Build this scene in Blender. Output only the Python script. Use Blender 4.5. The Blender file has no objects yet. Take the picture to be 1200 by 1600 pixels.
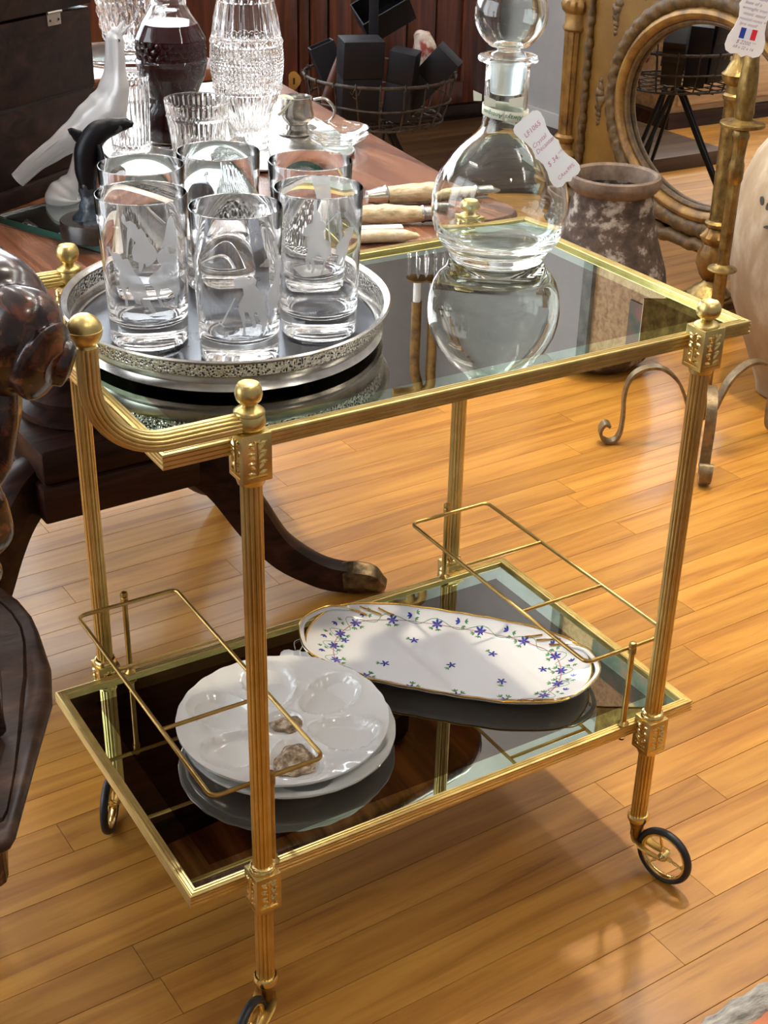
import bpy, bmesh, math, random
from mathutils import Vector, Matrix, noise
from mathutils.geometry import tessellate_polygon

random.seed(7)
S = bpy.context.scene
COL = S.collection
PI = math.pi
sin, cos = math.sin, math.cos

# ------------------------------------------------------------------ camera
cd = bpy.data.cameras.new('camera')
cd.sensor_fit = 'VERTICAL'
cd.sensor_height = 36.0
cd.lens = 36.0 * 2151.685 / 1600.0
cd.clip_start = 0.02
cam = bpy.data.objects.new('camera', cd)
COL.objects.link(cam)
RT = Vector((0.85552956, -0.51738026, 0.01966801))
UP = Vector((0.23173348, 0.41660676, 0.87905540))
FW = Vector((0.46299974, 0.74750015, -0.47631371))
m3 = Matrix((RT, UP, -FW)).transposed()
cam.matrix_world = Matrix.Translation((-0.4231, -1.0725, 1.3492)) @ m3.to_4x4()
S.camera = cam

# ------------------------------------------------------------------ world, light, exposure
S.view_settings.view_transform = 'Standard'
S.view_settings.look = 'None'
S.view_settings.gamma = 1.0
S.view_settings.use_curve_mapping = False
S.view_settings.exposure = 0.45
wd = bpy.data.worlds.new('shop_air')
S.world = wd
wd.use_nodes = True
wd.node_tree.nodes['Background'].inputs[0].default_value = (1.0, 0.95, 0.88, 1)
wd.node_tree.nodes['Background'].inputs[1].default_value = 0.22
try:
    S.cycles.max_bounces = 40
    S.cycles.transmission_bounces = 40
    S.cycles.glossy_bounces = 40
    S.cycles.transparent_max_bounces = 16
    S.cycles.use_denoising = True
    S.cycles.sample_clamp_indirect = 6.0
    S.cycles.blur_glossy = 0.6
except Exception:
    pass


def spot(name, loc, tgt, power, color, radius, angle):
    l = bpy.data.lights.new(name, 'SPOT')
    l.energy = power
    l.color = color
    l.shadow_soft_size = radius
    l.spot_size = math.radians(angle)
    l.spot_blend = 0.6
    o = bpy.data.objects.new(name, l)
    COL.objects.link(o)
    o.location = loc
    d = Vector(tgt) - Vector(loc)
    o.rotation_euler = d.to_track_quat('-Z', 'Y').to_euler()
    return o


WARM = (1.0, 0.84, 0.62)
spot('track_spot', (1.55, 1.05, 3.1), (1.40, 0.80, 0), 170, WARM, 0.05, 62)
spot('track_spot', (0.75, 0.35, 3.1), (0.5, 0.2, 0), 40, (1.0, 0.9, 0.75), 0.04, 70)
spot('track_spot', (0.2, -1.6, 3.1), (0.35, 0.3, 0.4), 26, (1.0, 0.9, 0.76), 0.06, 75)
spot('track_spot', (1.2, 2.6, 3.1), (0.55, 1.1, 0.7), 60, (0.95, 0.97, 1.0), 0.08, 70)

# ------------------------------------------------------------------ materials


def _nt(name):
    m = bpy.data.materials.new(name)
    m.use_nodes = True
    nt = m.node_tree
    return m, nt, nt.nodes['Principled BSDF'], nt.links


def ramp(nt, stops):
    r = nt.nodes.new('ShaderNodeValToRGB')
    e = r.color_ramp.elements
    while len(e) < len(stops):
        e.new(0.5)
    for i, (p, c) in enumerate(stops):
        e[i].position = p
        e[i].color = (*c, 1)
    return r


def coords(nt, scale=(1, 1, 1), rand=False, kind='Object'):
    tc = nt.nodes.new('ShaderNodeTexCoord')
    mp = nt.nodes.new('ShaderNodeMapping')
    mp.inputs['Scale'].default_value = scale
    nt.links.new(tc.outputs[kind], mp.inputs['Vector'])
    if rand:
        oi = nt.nodes.new('ShaderNodeObjectInfo')
        mu = nt.nodes.new('ShaderNodeMath')
        mu.operation = 'MULTIPLY'
        mu.inputs[1].default_value = 57.0
        nt.links.new(oi.outputs['Random'], mu.inputs[0])
        cx = nt.nodes.new('ShaderNodeCombineXYZ')
        nt.links.new(mu.outputs[0], cx.inputs[0])
        nt.links.new(mu.outputs[0], cx.inputs[2])
        nt.links.new(cx.outputs[0], mp.inputs['Location'])
    return mp


def bump(nt, p, src, strength, dist=0.002):
    b = nt.nodes.new('ShaderNodeBump')
    b.inputs['Strength'].default_value = strength
    b.inputs['Distance'].default_value = dist
    nt.links.new(src, b.inputs['Height'])
    nt.links.new(b.outputs[0], p.inputs['Normal'])


def plain(name, col, rough=0.5, metal=0.0, coat=0.0, spec=0.5):
    m, nt, p, L = _nt(name)
    p.inputs['Base Color'].default_value = (*col, 1)
    p.inputs['Roughness'].default_value = rough
    p.inputs['Metallic'].default_value = metal
    p.inputs['Coat Weight'].default_value = coat
    p.inputs['Specular IOR Level'].default_value = spec
    return m


def mottled(name, stops, scale=8, detail=6, rough=0.5, metal=0.0, bstr=0.0, stretch=(1, 1, 1), coat=0.0, bscale=None, bdist=0.002, rough2=None):
    """noise driven colour with an optional relief"""
    m, nt, p, L = _nt(name)
    mp = coords(nt, stretch)
    n = nt.nodes.new('ShaderNodeTexNoise')
    n.inputs['Scale'].default_value = scale
    n.inputs['Detail'].default_value = detail
    n.inputs['Roughness'].default_value = 0.62
    L.new(mp.outputs[0], n.inputs['Vector'])
    r = ramp(nt, stops)
    L.new(n.outputs['Fac'], r.inputs[0])
    L.new(r.outputs[0], p.inputs['Base Color'])
    p.inputs['Roughness'].default_value = rough
    p.inputs['Metallic'].default_value = metal
    p.inputs['Coat Weight'].default_value = coat
    if rough2 is not None:
        mr = nt.nodes.new('ShaderNodeMapRange')
        mr.inputs[3].default_value = rough
        mr.inputs[4].default_value = rough2
        L.new(n.outputs['Fac'], mr.inputs[0])
        L.new(mr.outputs[0], p.inputs['Roughness'])
    if bstr:
        n2 = nt.nodes.new('ShaderNodeTexNoise')
        n2.inputs['Scale'].default_value = bscale or scale * 4
        n2.inputs['Detail'].default_value = 5
        L.new(mp.outputs[0], n2.inputs['Vector'])
        bump(nt, p, n2.outputs['Fac'], bstr, bdist)
    return m


def wood(name, c1, c2, c3, along='x', scale=3.0, rough=0.3, coat=0.3, rand=False, bstr=0.05, tint=0.0, spec=0.5):
    m, nt, p, L = _nt(name)
    p.inputs['Specular IOR Level'].default_value = spec
    st = {'x': (1, 14, 14), 'y': (14, 1, 14), 'z': (14, 14, 1)}[along]
    mp = coords(nt, st, rand)
    n = nt.nodes.new('ShaderNodeTexNoise')
    n.inputs['Scale'].default_value = scale
    n.inputs['Detail'].default_value = 8
    n.inputs['Roughness'].default_value = 0.6
    n.inputs['Distortion'].default_value = 0.7
    L.new(mp.outputs[0], n.inputs['Vector'])
    r = ramp(nt, [(0.35, c1), (0.5, c2), (0.66, c3)])
    L.new(n.outputs['Fac'], r.inputs[0])
    out = r.outputs[0]
    if rand and tint:
        oi = nt.nodes.new('ShaderNodeObjectInfo')
        mr = nt.nodes.new('ShaderNodeMapRange')
        mr.inputs[3].default_value = 1.0 - tint
        mr.inputs[4].default_value = 1.0 + tint
        L.new(oi.outputs['Random'], mr.inputs[0])
        hs = nt.nodes.new('ShaderNodeHueSaturation')
        L.new(mr.outputs[0], hs.inputs['Value'])
        L.new(out, hs.inputs['Color'])
        out = hs.outputs[0]
    if rand:
        m2 = coords(nt, (0.9, 26, 26), True)
        n2 = nt.nodes.new('ShaderNodeTexNoise')
        n2.inputs['Scale'].default_value = 1.6
        n2.inputs['Detail'].default_value = 9
        n2.inputs['Roughness'].default_value = 0.7
        n2.inputs['Distortion'].default_value = 1.2
        L.new(m2.outputs[0], n2.inputs['Vector'])
        r2 = ramp(nt, [(0.0, (1, 1, 1)), (0.60, (1, 1, 1)), (0.70, (0.62, 0.50, 0.42)), (0.80, (0.35, 0.25, 0.2))])
        L.new(n2.outputs['Fac'], r2.inputs[0])
        mx = nt.nodes.new('ShaderNodeMix')
        mx.data_type = 'RGBA'
        mx.blend_type = 'MULTIPLY'
        mx.inputs[0].default_value = 1.0
        L.new(out, mx.inputs[6])
        L.new(r2.outputs[0], mx.inputs[7])
        out = mx.outputs[2]
    L.new(out, p.inputs['Base Color'])
    p.inputs['Roughness'].default_value = rough
    p.inputs['Coat Weight'].default_value = coat
    p.inputs['Coat Roughness'].default_value = 0.12
    bump(nt, p, n.outputs['Fac'], bstr, 0.001)
    return m


def glass(name, col=(1, 1, 1), rough=0.0, ior=1.5):
    m, nt, p, L = _nt(name)
    p.inputs['Base Color'].default_value = (*col, 1)
    p.inputs['Roughness'].default_value = rough
    p.inputs['IOR'].default_value = ior
    p.inputs['Transmission Weight'].default_value = 1.0
    return m


def tinted_pane(name, tint, refl, ior):
    """flat sheet glass: what it lets through is tinted, its faces mirror by the Fresnel law"""
    m = bpy.data.materials.new(name)
    m.use_nodes = True
    nt = m.node_tree
    L = nt.links
    nt.nodes.remove(nt.nodes['Principled BSDF'])
    t = nt.nodes.new('ShaderNodeBsdfTransparent')
    t.inputs[0].default_value = (*tint, 1)
    g = nt.nodes.new('ShaderNodeBsdfGlossy')
    g.inputs[0].default_value = (*refl, 1)
    g.inputs['Roughness'].default_value = 0.0
    f = nt.nodes.new('ShaderNodeFresnel')
    f.inputs[0].default_value = ior
    mx = nt.nodes.new('ShaderNodeMixShader')
    L.new(f.outputs[0], mx.inputs[0])
    L.new(t.outputs[0], mx.inputs[1])
    L.new(g.outputs[0], mx.inputs[2])
    L.new(mx.outputs[0], nt.nodes['Material Output'].inputs[0])
    return m


def frosting(name, col, fac):
    m = bpy.data.materials.new(name)
    m.use_nodes = True
    nt = m.node_tree
    L = nt.links
    nt.nodes.remove(nt.nodes['Principled BSDF'])
    t = nt.nodes.new('ShaderNodeBsdfTransparent')
    d = nt.nodes.new('ShaderNodeBsdfDiffuse')
    d.inputs[0].default_value = (*col, 1)
    tl = nt.nodes.new('ShaderNodeBsdfTranslucent')
    tl.inputs[0].default_value = (*col, 1)
    a = nt.nodes.new('ShaderNodeMixShader')
    a.inputs[0].default_value = 0.5
    L.new(d.outputs[0], a.inputs[1])
    L.new(tl.outputs[0], a.inputs[2])
    mx = nt.nodes.new('ShaderNodeMixShader')
    mx.inputs[0].default_value = fac
    L.new(t.outputs[0], mx.inputs[1])
    L.new(a.outputs[0], mx.inputs[2])
    L.new(mx.outputs[0], nt.nodes['Material Output'].inputs[0])
    return m


def emit(name, col, s):
    m, nt, p, L = _nt(name)
    p.inputs['Base Color'].default_value = (0.8, 0.8, 0.8, 1)
    p.inputs['Emission Color'].default_value = (*col, 1)
    p.inputs['Emission Strength'].default_value = s
    return m


M = {}
M['brass'] = mottled('satin_brass', [(0.3, (0.58, 0.43, 0.155)), (0.7, (0.74, 0.58, 0.25))], 30, 4, 0.28, 1.0, rough2=0.4)
M['brass_wire'] = mottled('aged_brass_wire', [(0.3, (0.40, 0.26, 0.08)), (0.7, (0.56, 0.38, 0.13))], 40, 4, 0.32, 1.0)
M['bright_brass'] = plain('polished_brass', (0.84, 0.65, 0.27), 0.18, 1.0)
M['caster_brass'] = mottled('old_caster_brass', [(0.3, (0.30, 0.17, 0.04)), (0.7, (0.55, 0.34, 0.09))], 60, 4, 0.42, 0.9)
M['rubber'] = plain('black_rubber', (0.012, 0.013, 0.016), 0.45)
M['clear_plastic'] = glass('clear_plastic_nub', (0.95, 0.92, 0.88), 0.15, 1.45)
M['pane'] = tinted_pane('smoked_pane', (0.64, 0.51, 0.33), (0.95, 0.90, 0.82), 3.2)
M['pane_upper'] = None
M['mirror_edge'] = mottled('green_edge_mirror', [(0.35, (0.56, 0.68, 0.57)), (0.8, (0.66, 0.78, 0.68))], 20, 3, 0.015, 1.0)
M['crystal'] = glass('lead_crystal', (1, 1, 1), 0.0, 1.47)
M['thin_glass'] = glass('blown_glass', (0.945, 0.990, 0.975), 0.0, 1.45)
M['ground_glass'] = glass('ground_glass', (0.97, 0.98, 1.0), 0.35, 1.45)
M['engraving'] = frosting('wheel_engraving', (0.86, 0.89, 0.93), 0.80)
M['sticker_clear'] = frosting('clear_sticker', (0.85, 0.80, 0.68), 0.25)
M['ink_dark'] = plain('dark_ink', (0.05, 0.04, 0.05), 0.6)
M['ink_red'] = plain('wine_ink', (0.55, 0.20, 0.32), 0.6)
M['ink_violet'] = plain('violet_ink', (0.22, 0.13, 0.30), 0.6)
M['ink_green'] = plain('green_print', (0.01, 0.17, 0.10), 0.6)
M['card'] = plain('white_card', (0.86, 0.86, 0.86), 0.6)
M['card_shaded'] = M['card']
M['ribbon'] = plain('cream_ribbon', (0.74, 0.73, 0.60), 0.7)
M['flag_blue'] = plain('flag_blue', (0.01, 0.05, 0.35), 0.6)
M['flag_white'] = plain('flag_white', (0.70, 0.76, 0.90), 0.6)
M['flag_red'] = plain('flag_red', (0.65, 0.02, 0.04), 0.6)
M['silver'] = mottled('old_silver', [(0.35, (0.40, 0.38, 0.35)), (0.7, (0.66, 0.64, 0.60))], 25, 5, 0.15, 1.0, rough2=0.32)
M['silver_floor'] = mottled('tray_bed', [(0.35, (0.040, 0.041, 0.047)), (0.7, (0.085, 0.088, 0.10))], 14, 5, 0.22, 1.0, rough2=0.36)  # silver bed, colour darkened to carry the dark surroundings it mirrors
M['porcelain'] = plain('white_porcelain', (0.86, 0.87, 0.86), 0.08, 0, 0.6)
M['porcelain_blue'] = plain('platter_porcelain', (0.78, 0.80, 0.83), 0.05, 0, 0.7)
M['gilt_line'] = plain('gold_line', (0.70, 0.46, 0.12), 0.2, 1.0)
M['petal'] = mottled('cornflower_blue', [(0.4, (0.02, 0.04, 0.24)), (0.6, (0.06, 0.09, 0.42))], 300, 2, 0.15)
M['leaf'] = mottled('painted_leaf', [(0.4, (0.05, 0.20, 0.09)), (0.6, (0.16, 0.36, 0.16))], 300, 2, 0.15)
M['line_red'] = plain('painted_red_line', (0.42, 0.12, 0.17), 0.15)
M['shell'] = mottled('oyster_shell', [(0.35, (0.10, 0.055, 0.03)), (0.5, (0.36, 0.25, 0.15)), (0.62, (0.70, 0.60, 0.48))], 70, 7, 0.5, 0, 0.6, (1, 1, 3), 0.1)
M['floor_wood'] = wood('maple_board', (0.31, 0.122, 0.014), (0.425, 0.188, 0.025), (0.51, 0.245, 0.040), 'x', 2.2, 0.42, 0.12, True, 0.03, 0.13)
M['floor_gap'] = plain('dark_board_joint', (0.10, 0.04, 0.012), 0.8)
M['mahogany'] = wood('figured_mahogany', (0.035, 0.011, 0.006), (0.135, 0.050, 0.024), (0.26, 0.115, 0.062), 'y', 1.7, 0.24, 0.35, False, 0.02)
M['mahogany_dark'] = wood('dark_mahogany', (0.012, 0.0045, 0.003), (0.026, 0.010, 0.0065), (0.05, 0.019, 0.012), 'x', 3.0, 0.42, 0.0, False, 0.04, 0, 0.18)
M['cabinet'] = wood('red_cabinet_wood', (0.035, 0.008, 0.004), (0.075, 0.018, 0.009), (0.13, 0.034, 0.016), 'z', 2.2, 0.32, 0.25, False, 0.03)
M['chest_wood'] = wood('black_stained_wood', (0.010, 0.006, 0.005), (0.020, 0.011, 0.009), (0.034, 0.017, 0.012), 'x', 3.0, 0.40, 0.0, False, 0.05, 0, 0.10)
M['carved'] = wood('carved_dark_oak', (0.005, 0.003, 0.004), (0.028, 0.009, 0.006), (0.12, 0.034, 0.017), 'y', 5.5, 0.22, 0.3, False, 0.3)
M['seat_wood'] = mottled('worn_seat_wood', [(0.3, (0.010, 0.006, 0.005)), (0.55, (0.045, 0.024, 0.016)), (0.75, (0.11, 0.06, 0.038))], 14, 8, 0.40, 0, 0.15, (1, 3, 1), 0.0)
M['seat_wood'].node_tree.nodes['Principled BSDF'].inputs['Specular IOR Level'].default_value = 0.2
M['bronze_foot'] = mottled('bronze_paw', [(0.35, (0.05, 0.035, 0.02)), (0.7, (0.20, 0.14, 0.07))], 60, 5, 0.4, 0.8, 0.3)
M['gilt'] = mottled('old_gilding', [(0.3, (0.07, 0.032, 0.009)), (0.5, (0.22, 0.115, 0.024)), (0.72, (0.32, 0.175, 0.04))], 18, 7, 0.45, 0.35, 0.35, (1, 1, 1), 0, 60)
M['gilt_panel'] = mottled('gilded_ground', [(0.3, (0.13, 0.062, 0.006)), (0.7, (0.21, 0.108, 0.013))], 7, 6, 0.55, 0.1, 0.08)
M['gilt_dull'] = mottled('dull_gilt_ornament', [(0.35, (0.040, 0.019, 0.003)), (0.7, (0.14, 0.074, 0.014))], 40, 6, 0.6, 0.0, 0.4)
M['gilt_metal'] = mottled('gilded_iron', [(0.3, (0.11, 0.066, 0.02)), (0.55, (0.30, 0.20, 0.065)), (0.75, (0.50, 0.36, 0.14))], 45, 6, 0.36, 0.85, 0.5, (1, 1, 0.6))
M['iron_strip'] = mottled('worn_gilded_strip', [(0.3, (0.12, 0.085, 0.045)), (0.7, (0.30, 0.22, 0.12))], 50, 6, 0.45, 0.6, 0.3)
M['mirror'] = plain('mirror_silvering', (0.86, 0.84, 0.80), 0.0, 1.0)
M['jar'] = mottled('weathered_jar', [(0.32, (0.010, 0.009, 0.008)), (0.45, (0.050, 0.033, 0.025)), (0.54, (0.085, 0.060, 0.046)), (0.59, (0.26, 0.23, 0.20)), (0.70, (0.52, 0.49, 0.44))], 19, 12, 0.75, 0, 0.5, (1, 1, 1.2), 0, 40)
M['jar_lip'] = mottled('bare_clay_lip', [(0.35, (0.09, 0.060, 0.044)), (0.7, (0.21, 0.150, 0.110))], 24, 6, 0.75, 0, 0.3)
M['vase'] = mottled('pale_terracotta', [(0.3, (0.24, 0.165, 0.095)), (0.5, (0.34, 0.250, 0.155)), (0.66, (0.52, 0.45, 0.35))], 6, 9, 0.7, 0, 0.2, (1.6, 1.6, 0.6))
M['vase_mark'] = plain('dark_glaze_mark', (0.05, 0.055, 0.05), 0.6)
M['wire'] = mottled('rusty_wire', [(0.35, (0.02, 0.015, 0.012)), (0.7, (0.075, 0.055, 0.042))], 60, 5, 0.55, 0.5)
M['black_card'] = plain('black_box_card', (0.008, 0.008, 0.011), 0.5, 0, 0, 0.22)
M['black_lining'] = plain('black_satin_lining', (0.006, 0.006, 0.008), 0.2)
M['leather'] = mottled('brown_leather', [(0.35, (0.05, 0.02, 0.015)), (0.7, (0.16, 0.06, 0.04))], 20, 4, 0.4)
M['cloth_print'] = mottled('patterned_cloth', [(0.40, (0.22, 0.035, 0.03)), (0.5, (0.45, 0.36, 0.30)), (0.62, (0.60, 0.53, 0.46))], 26, 2, 0.8)
M['orca'] = plain('black_soapstone', (0.006, 0.006, 0.008), 0.36, 0, 0, 0.22)
M['orca_patch'] = plain('grey_eye_patch', (0.05, 0.045, 0.042), 0.4)
M['rock'] = mottled('blue_black_stone', [(0.35, (0.004, 0.006, 0.010)), (0.7, (0.045, 0.065, 0.085))], 40, 7, 0.3, 0, 0.6)
M['marble_black'] = mottled('brown_black_marble', [(0.4, (0.018, 0.013, 0.011)), (0.62, (0.05, 0.035, 0.028)), (0.78, (0.25, 0.2, 0.17))], 16, 9, 0.25)
M['antler'] = mottled('antler', [(0.35, (0.42, 0.31, 0.17)), (0.6, (0.64, 0.52, 0.34))], 120, 4, 0.45, 0, 0.8, (0.35, 1, 1), 0, 130, 0.003)
M['bone'] = mottled('bone', [(0.35, (0.58, 0.45, 0.27)), (0.7, (0.72, 0.62, 0.45))], 60, 3, 0.35, 0, 0.5)
M['green_glass'] = glass('thick_sheet_glass', (0.90, 0.97, 0.94), 0.0, 1.5)
M['green_edge'] = plain('ground_green_edge', (0.015, 0.085, 0.065), 0.18)
M['plateau_mirror'] = plain('plateau_silvering', (0.40, 0.41, 0.41), 0.03, 1.0)
M['wine'] = None
M['plaster'] = mottled('grey_white_plaster', [(0.35, (0.40, 0.39, 0.39)), (0.7, (0.47, 0.46, 0.46))], 5, 6, 0.85, 0, 0.1)
M['ceiling'] = plain('white_ceiling', (0.75, 0.73, 0.70), 0.9)
M['steel_hinge'] = plain('steel_hinge', (0.42, 0.38, 0.34), 0.4, 0.9)
M['hole'] = plain('dark_screw_hole', (0.01, 0.01, 0.01), 0.6)
M['rope'] = mottled('grey_woven_trim', [(0.35, (0.16, 0.14, 0.12)), (0.7, (0.52, 0.48, 0.40))], 40, 5, 0.8, 0, 0.6, (1, 4, 1))
M['rug_red'] = mottled('orange_red_top', [(0.35, (0.36, 0.085, 0.03)), (0.7, (0.48, 0.15, 0.06))], 12, 6, 0.6)
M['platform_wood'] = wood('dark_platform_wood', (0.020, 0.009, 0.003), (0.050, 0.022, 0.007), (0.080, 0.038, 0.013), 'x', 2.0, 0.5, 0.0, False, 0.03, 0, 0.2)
M['pale_wood'] = wood('pale_pine', (0.30, 0.17, 0.08), (0.45, 0.28, 0.14), (0.55, 0.36, 0.20), 'x', 2.5, 0.5, 0.1)
M['painting'] = mottled('oil_painting', [(0.3, (0.02, 0.03, 0.03)), (0.5, (0.10, 0.12, 0.09)), (0.7, (0.28, 0.12, 0.10))], 7, 6, 0.5)
M['grey_frame'] = mottled('grey_picture_frame', [(0.3, (0.10, 0.11, 0.10)), (0.7, (0.25, 0.25, 0.23))], 20, 5, 0.5)
M['tube_light'] = emit('tube_light', (1.0, 0.95, 0.87), 24.0)
M['lamp_white'] = plain('lamp_housing', (0.8, 0.8, 0.8), 0.5)
M['daylight'] = emit('window_daylight', (0.86, 0.93, 1.0), 3.2)
M['daylight_back'] = emit('back_window_daylight', (0.86, 0.93, 1.0), 6.0)
M['window_wood'] = plain('painted_window_frame', (0.6, 0.6, 0.58), 0.5)


def frosted():
    m, nt, p, L = _nt('frosted_glass')
    p.inputs['Base Color'].default_value = (0.92, 0.94, 0.97, 1)
    p.inputs['Roughness'].default_value = 0.28
    p.inputs['IOR'].default_value = 1.4
    p.inputs['Transmission Weight'].default_value = 0.58
    p.inputs['Coat Weight'].default_value = 0.3
    p.inputs['Coat Roughness'].default_value = 0.1
    return m


def wine():
    m, nt, p, L = _nt('red_wine')
    p.inputs['Base Color'].default_value = (0.035, 0.0012, 0.004, 1)
    p.inputs['Roughness'].default_value = 0.05
    p.inputs['IOR'].default_value = 1.35
    p.inputs['Transmission Weight'].default_value = 0.0
    p.inputs['Specular IOR Level'].default_value = 0.12
    return m


def pierced():
    """silver gallery: little holes cut in rows, the rest metal"""
    m, nt, p, L = _nt('pierced_silver')
    p.inputs['Base Color'].default_value = (0.62, 0.60, 0.57, 1)
    p.inputs['Metallic'].default_value = 1.0
    p.inputs['Roughness'].default_value = 0.24
    tc = nt.nodes.new('ShaderNodeTexCoord')
    v = nt.nodes.new('ShaderNodeTexVoronoi')
    v.inputs['Scale'].default_value = 330
    L.new(tc.outputs['Object'], v.inputs['Vector'])
    r = ramp(nt, [(0.30, (0.03, 0.028, 0.025)), (0.42, (0.66, 0.64, 0.60))])
    L.new(v.outputs['Distance'], r.inputs[0])
    L.new(r.outputs[0], p.inputs['Base Color'])
    bump(nt, p, v.outputs['Distance'], 0.8, 0.002)
    return m


M['frosted'] = frosted()
M['wine'] = wine()
M['pane_upper'] = tinted_pane('bronze_pane', (0.36, 0.27, 0.15), (0.88, 0.85, 0.78), 6.5)
M['pierced'] = pierced()

# ------------------------------------------------------------------ mesh helpers
ROOT = {}


class MB:
    def __init__(s):
        s.v, s.f, s.mi = [], [], []
        s.cur = 0

    def add(s, vs, fs):
        b = len(s.v)
        s.v += [Vector(p) for p in vs]
        s.f += [[i + b for i in f] for f in fs]
        s.mi += [s.cur] * len(fs)
        return s

    def box(s, x0, x1, y0, y1, z0, z1, M4=None, bev=0.0):
        if bev:
            b = bev
            vs, fs = [], []
            bm = bmesh.new()
            bmesh.ops.create_cube(bm, size=1)
            for v in bm.verts:
                v.co = Vector(((x0 + x1) / 2 + v.co.x * (x1 - x0), (y0 + y1) / 2 + v.co.y * (y1 - y0), (z0 + z1) / 2 + v.co.z * (z1 - z0)))
            bmesh.ops.bevel(bm, geom=bm.edges[:], offset=b, segments=2, profile=0.5, affect='EDGES')
            bm.verts.index_update()
            vs = [v.co.copy() for v in bm.verts]
            fs = [[v.index for v in f.verts] for f in bm.faces]
            bm.free()
        else:
            vs = [Vector((x, y, z)) for z in (z0, z1) for y in (y0, y1) for x in (x0, x1)]
            fs = [[0, 2, 3, 1], [4, 5, 7, 6], [0, 1, 5, 4], [2, 6, 7, 3], [0, 4, 6, 2], [1, 3, 7, 5]]
        if M4:
            vs = [M4 @ v for v in vs]
        return s.add(vs, fs)

    def lathe(s, prof, c=(0, 0, 0), seg=32, rf=None, M4=None, close=False):
        """prof: (radius, z) from one end to the other"""
        n = len(prof)
        vs, fs = [], []
        for i, (r, z) in enumerate(prof):
            for k in range(seg):
                a = 2 * PI * k / seg
                rr = r * (rf(a, z) if rf else 1.0)
                vs.append(Vector((rr * cos(a), rr * sin(a), z)))
        for i in range(n - 1):
            for k in range(seg):
                k2 = (k + 1) % seg
                fs.append([i * seg + k, i * seg + k2, (i + 1) * seg + k2, (i + 1) * seg + k])
        if close:
            for k in range(seg):
                k2 = (k + 1) % seg
                fs.append([(n - 1) * seg + k, (n - 1) * seg + k2, k2, k])
        else:
            fs.append(list(range(seg))[::-1])
            fs.append([(n - 1) * seg + k for k in range(seg)])
        if M4:
            vs = [M4 @ v for v in vs]
        c = Vector(c)
        return s.add([v + c for v in vs], fs)

    def tube(s, path, r, seg=8, rf=None, up=None, closed=False, flat=None):
        """sweep a circle (or ellipse r=(a,b)) along a path with parallel transport"""
        P = [Vector(p) for p in path]
        n = len(P)
        T = []
        for i in range(n):
            if closed:
                d = P[(i + 1) % n] - P[i - 1]
            else:
                d = P[min(i + 1, n - 1)] - P[max(i - 1, 0)]
            T.append(d.normalized() if d.length > 1e-9 else Vector((0, 0, 1)))
        u = Vector(up) if up else (Vector((0, 0, 1)) if abs(T[0].z) < 0.9 else Vector((1, 0, 0)))
        vs, fs = [], []
        for i in range(n):
            t = T[i]
            u = (u - t * u.dot(t))
            if u.length < 1e-6:
                u = t.orthogonal()
            u.normalize()
            w = t.cross(u)
            ri = r[i] if isinstance(r, list) else r
            ra, rb = ri if isinstance(ri, tuple) else (ri, ri)
            for k in range(seg):
                a = 2 * PI * k / seg
                q = rf(i / max(1, n - 1), a) if rf else 1.0
                vs.append(P[i] + u * (ra * q * cos(a)) + w * (rb * q * sin(a)))
        m = n if closed else n - 1
        for i in range(m):
            j = (i + 1) % n
            for k in range(seg):
                k2 = (k + 1) % seg
                fs.append([i * seg + k, i * seg + k2, j * seg + k2, j * seg + k])
        if not closed:
            fs.append(list(range(seg))[::-1])
            fs.append([(n - 1) * seg + k for k in range(seg)])
        return s.add(vs, fs)

    def prism(s, poly, z0, z1, M4=None):
        n = len(poly)
        vs = [Vector((x, y, z0)) for x, y in poly] + [Vector((x, y, z1)) for x, y in poly]
        fs = [[i, (i + 1) % n, n + (i + 1) % n, n + i] for i in range(n)]
        tri = tessellate_polygon([[Vector((x, y, 0)) for x, y in poly]])
        for t in tri:
            fs.append(list(t))
            fs.append([n + i for i in t][::-1])
        if M4:
            vs = [M4 @ v for v in vs]
        return s.add(vs, fs)

    def rect_ring(s, L, D, prof, z):
        """mitred rectangular moulding; prof = (inset, dz) closed outline"""
        n = len(prof)
        vs, fs = [], []
        for cx, cy in ((0, 0), (1, 0), (1, 1), (0, 1)):
            for (i, dz) in prof:
                x = i if cx == 0 else L - i
                y = i if cy == 0 else D - i
                vs.append(Vector((x, y, z + dz)))
        for c in range(4):
            d = (c + 1) % 4
            for k in range(n):
                k2 = (k + 1) % n
                fs.append([c * n + k, d * n + k, d * n + k2, c * n + k2])
        return s.add(vs, fs)

    def build(s, name, mat, parent=None, smooth=True, ang=35, off=None):
        me = bpy.data.meshes.new(name)
        o0 = Vector(off) if off is not None else (ROOT[parent] if parent is not None else Vector((0, 0, 0)))
        me.from_pydata([tuple(v - o0) for v in s.v], [], s.f)
        mats = mat if isinstance(mat, list) else [mat]
        for m in mats:
            me.materials.append(m)
        if len(mats) > 1:
            me.polygons.foreach_set('material_index', s.mi)
        bm = bmesh.new()
        bm.from_mesh(me)
        bmesh.ops.recalc_face_normals(bm, faces=bm.faces[:])
        bm.to_mesh(me)
        bm.free()
        if smooth:
            me.polygons.foreach_set('use_smooth', [True] * len(me.polygons))
            me.set_sharp_from_angle(angle=math.radians(ang))
        me.update()
        o = bpy.data.objects.new(name, me)
        COL.objects.link(o)
        if parent is not None:
            o.parent = parent
            ROOT[o] = o0
        else:
            o.location = o0
            ROOT[o] = o0
        return o


def thing(name, label, cat, loc, group=None):
    o = bpy.data.objects.new(name, None)
    o.empty_display_size = 0.05
    COL.objects.link(o)
    o.location = loc
    o['label'] = label
    o['category'] = cat
    if group:
        o['group'] = group
    ROOT[o] = Vector(loc)
    return o


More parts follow.
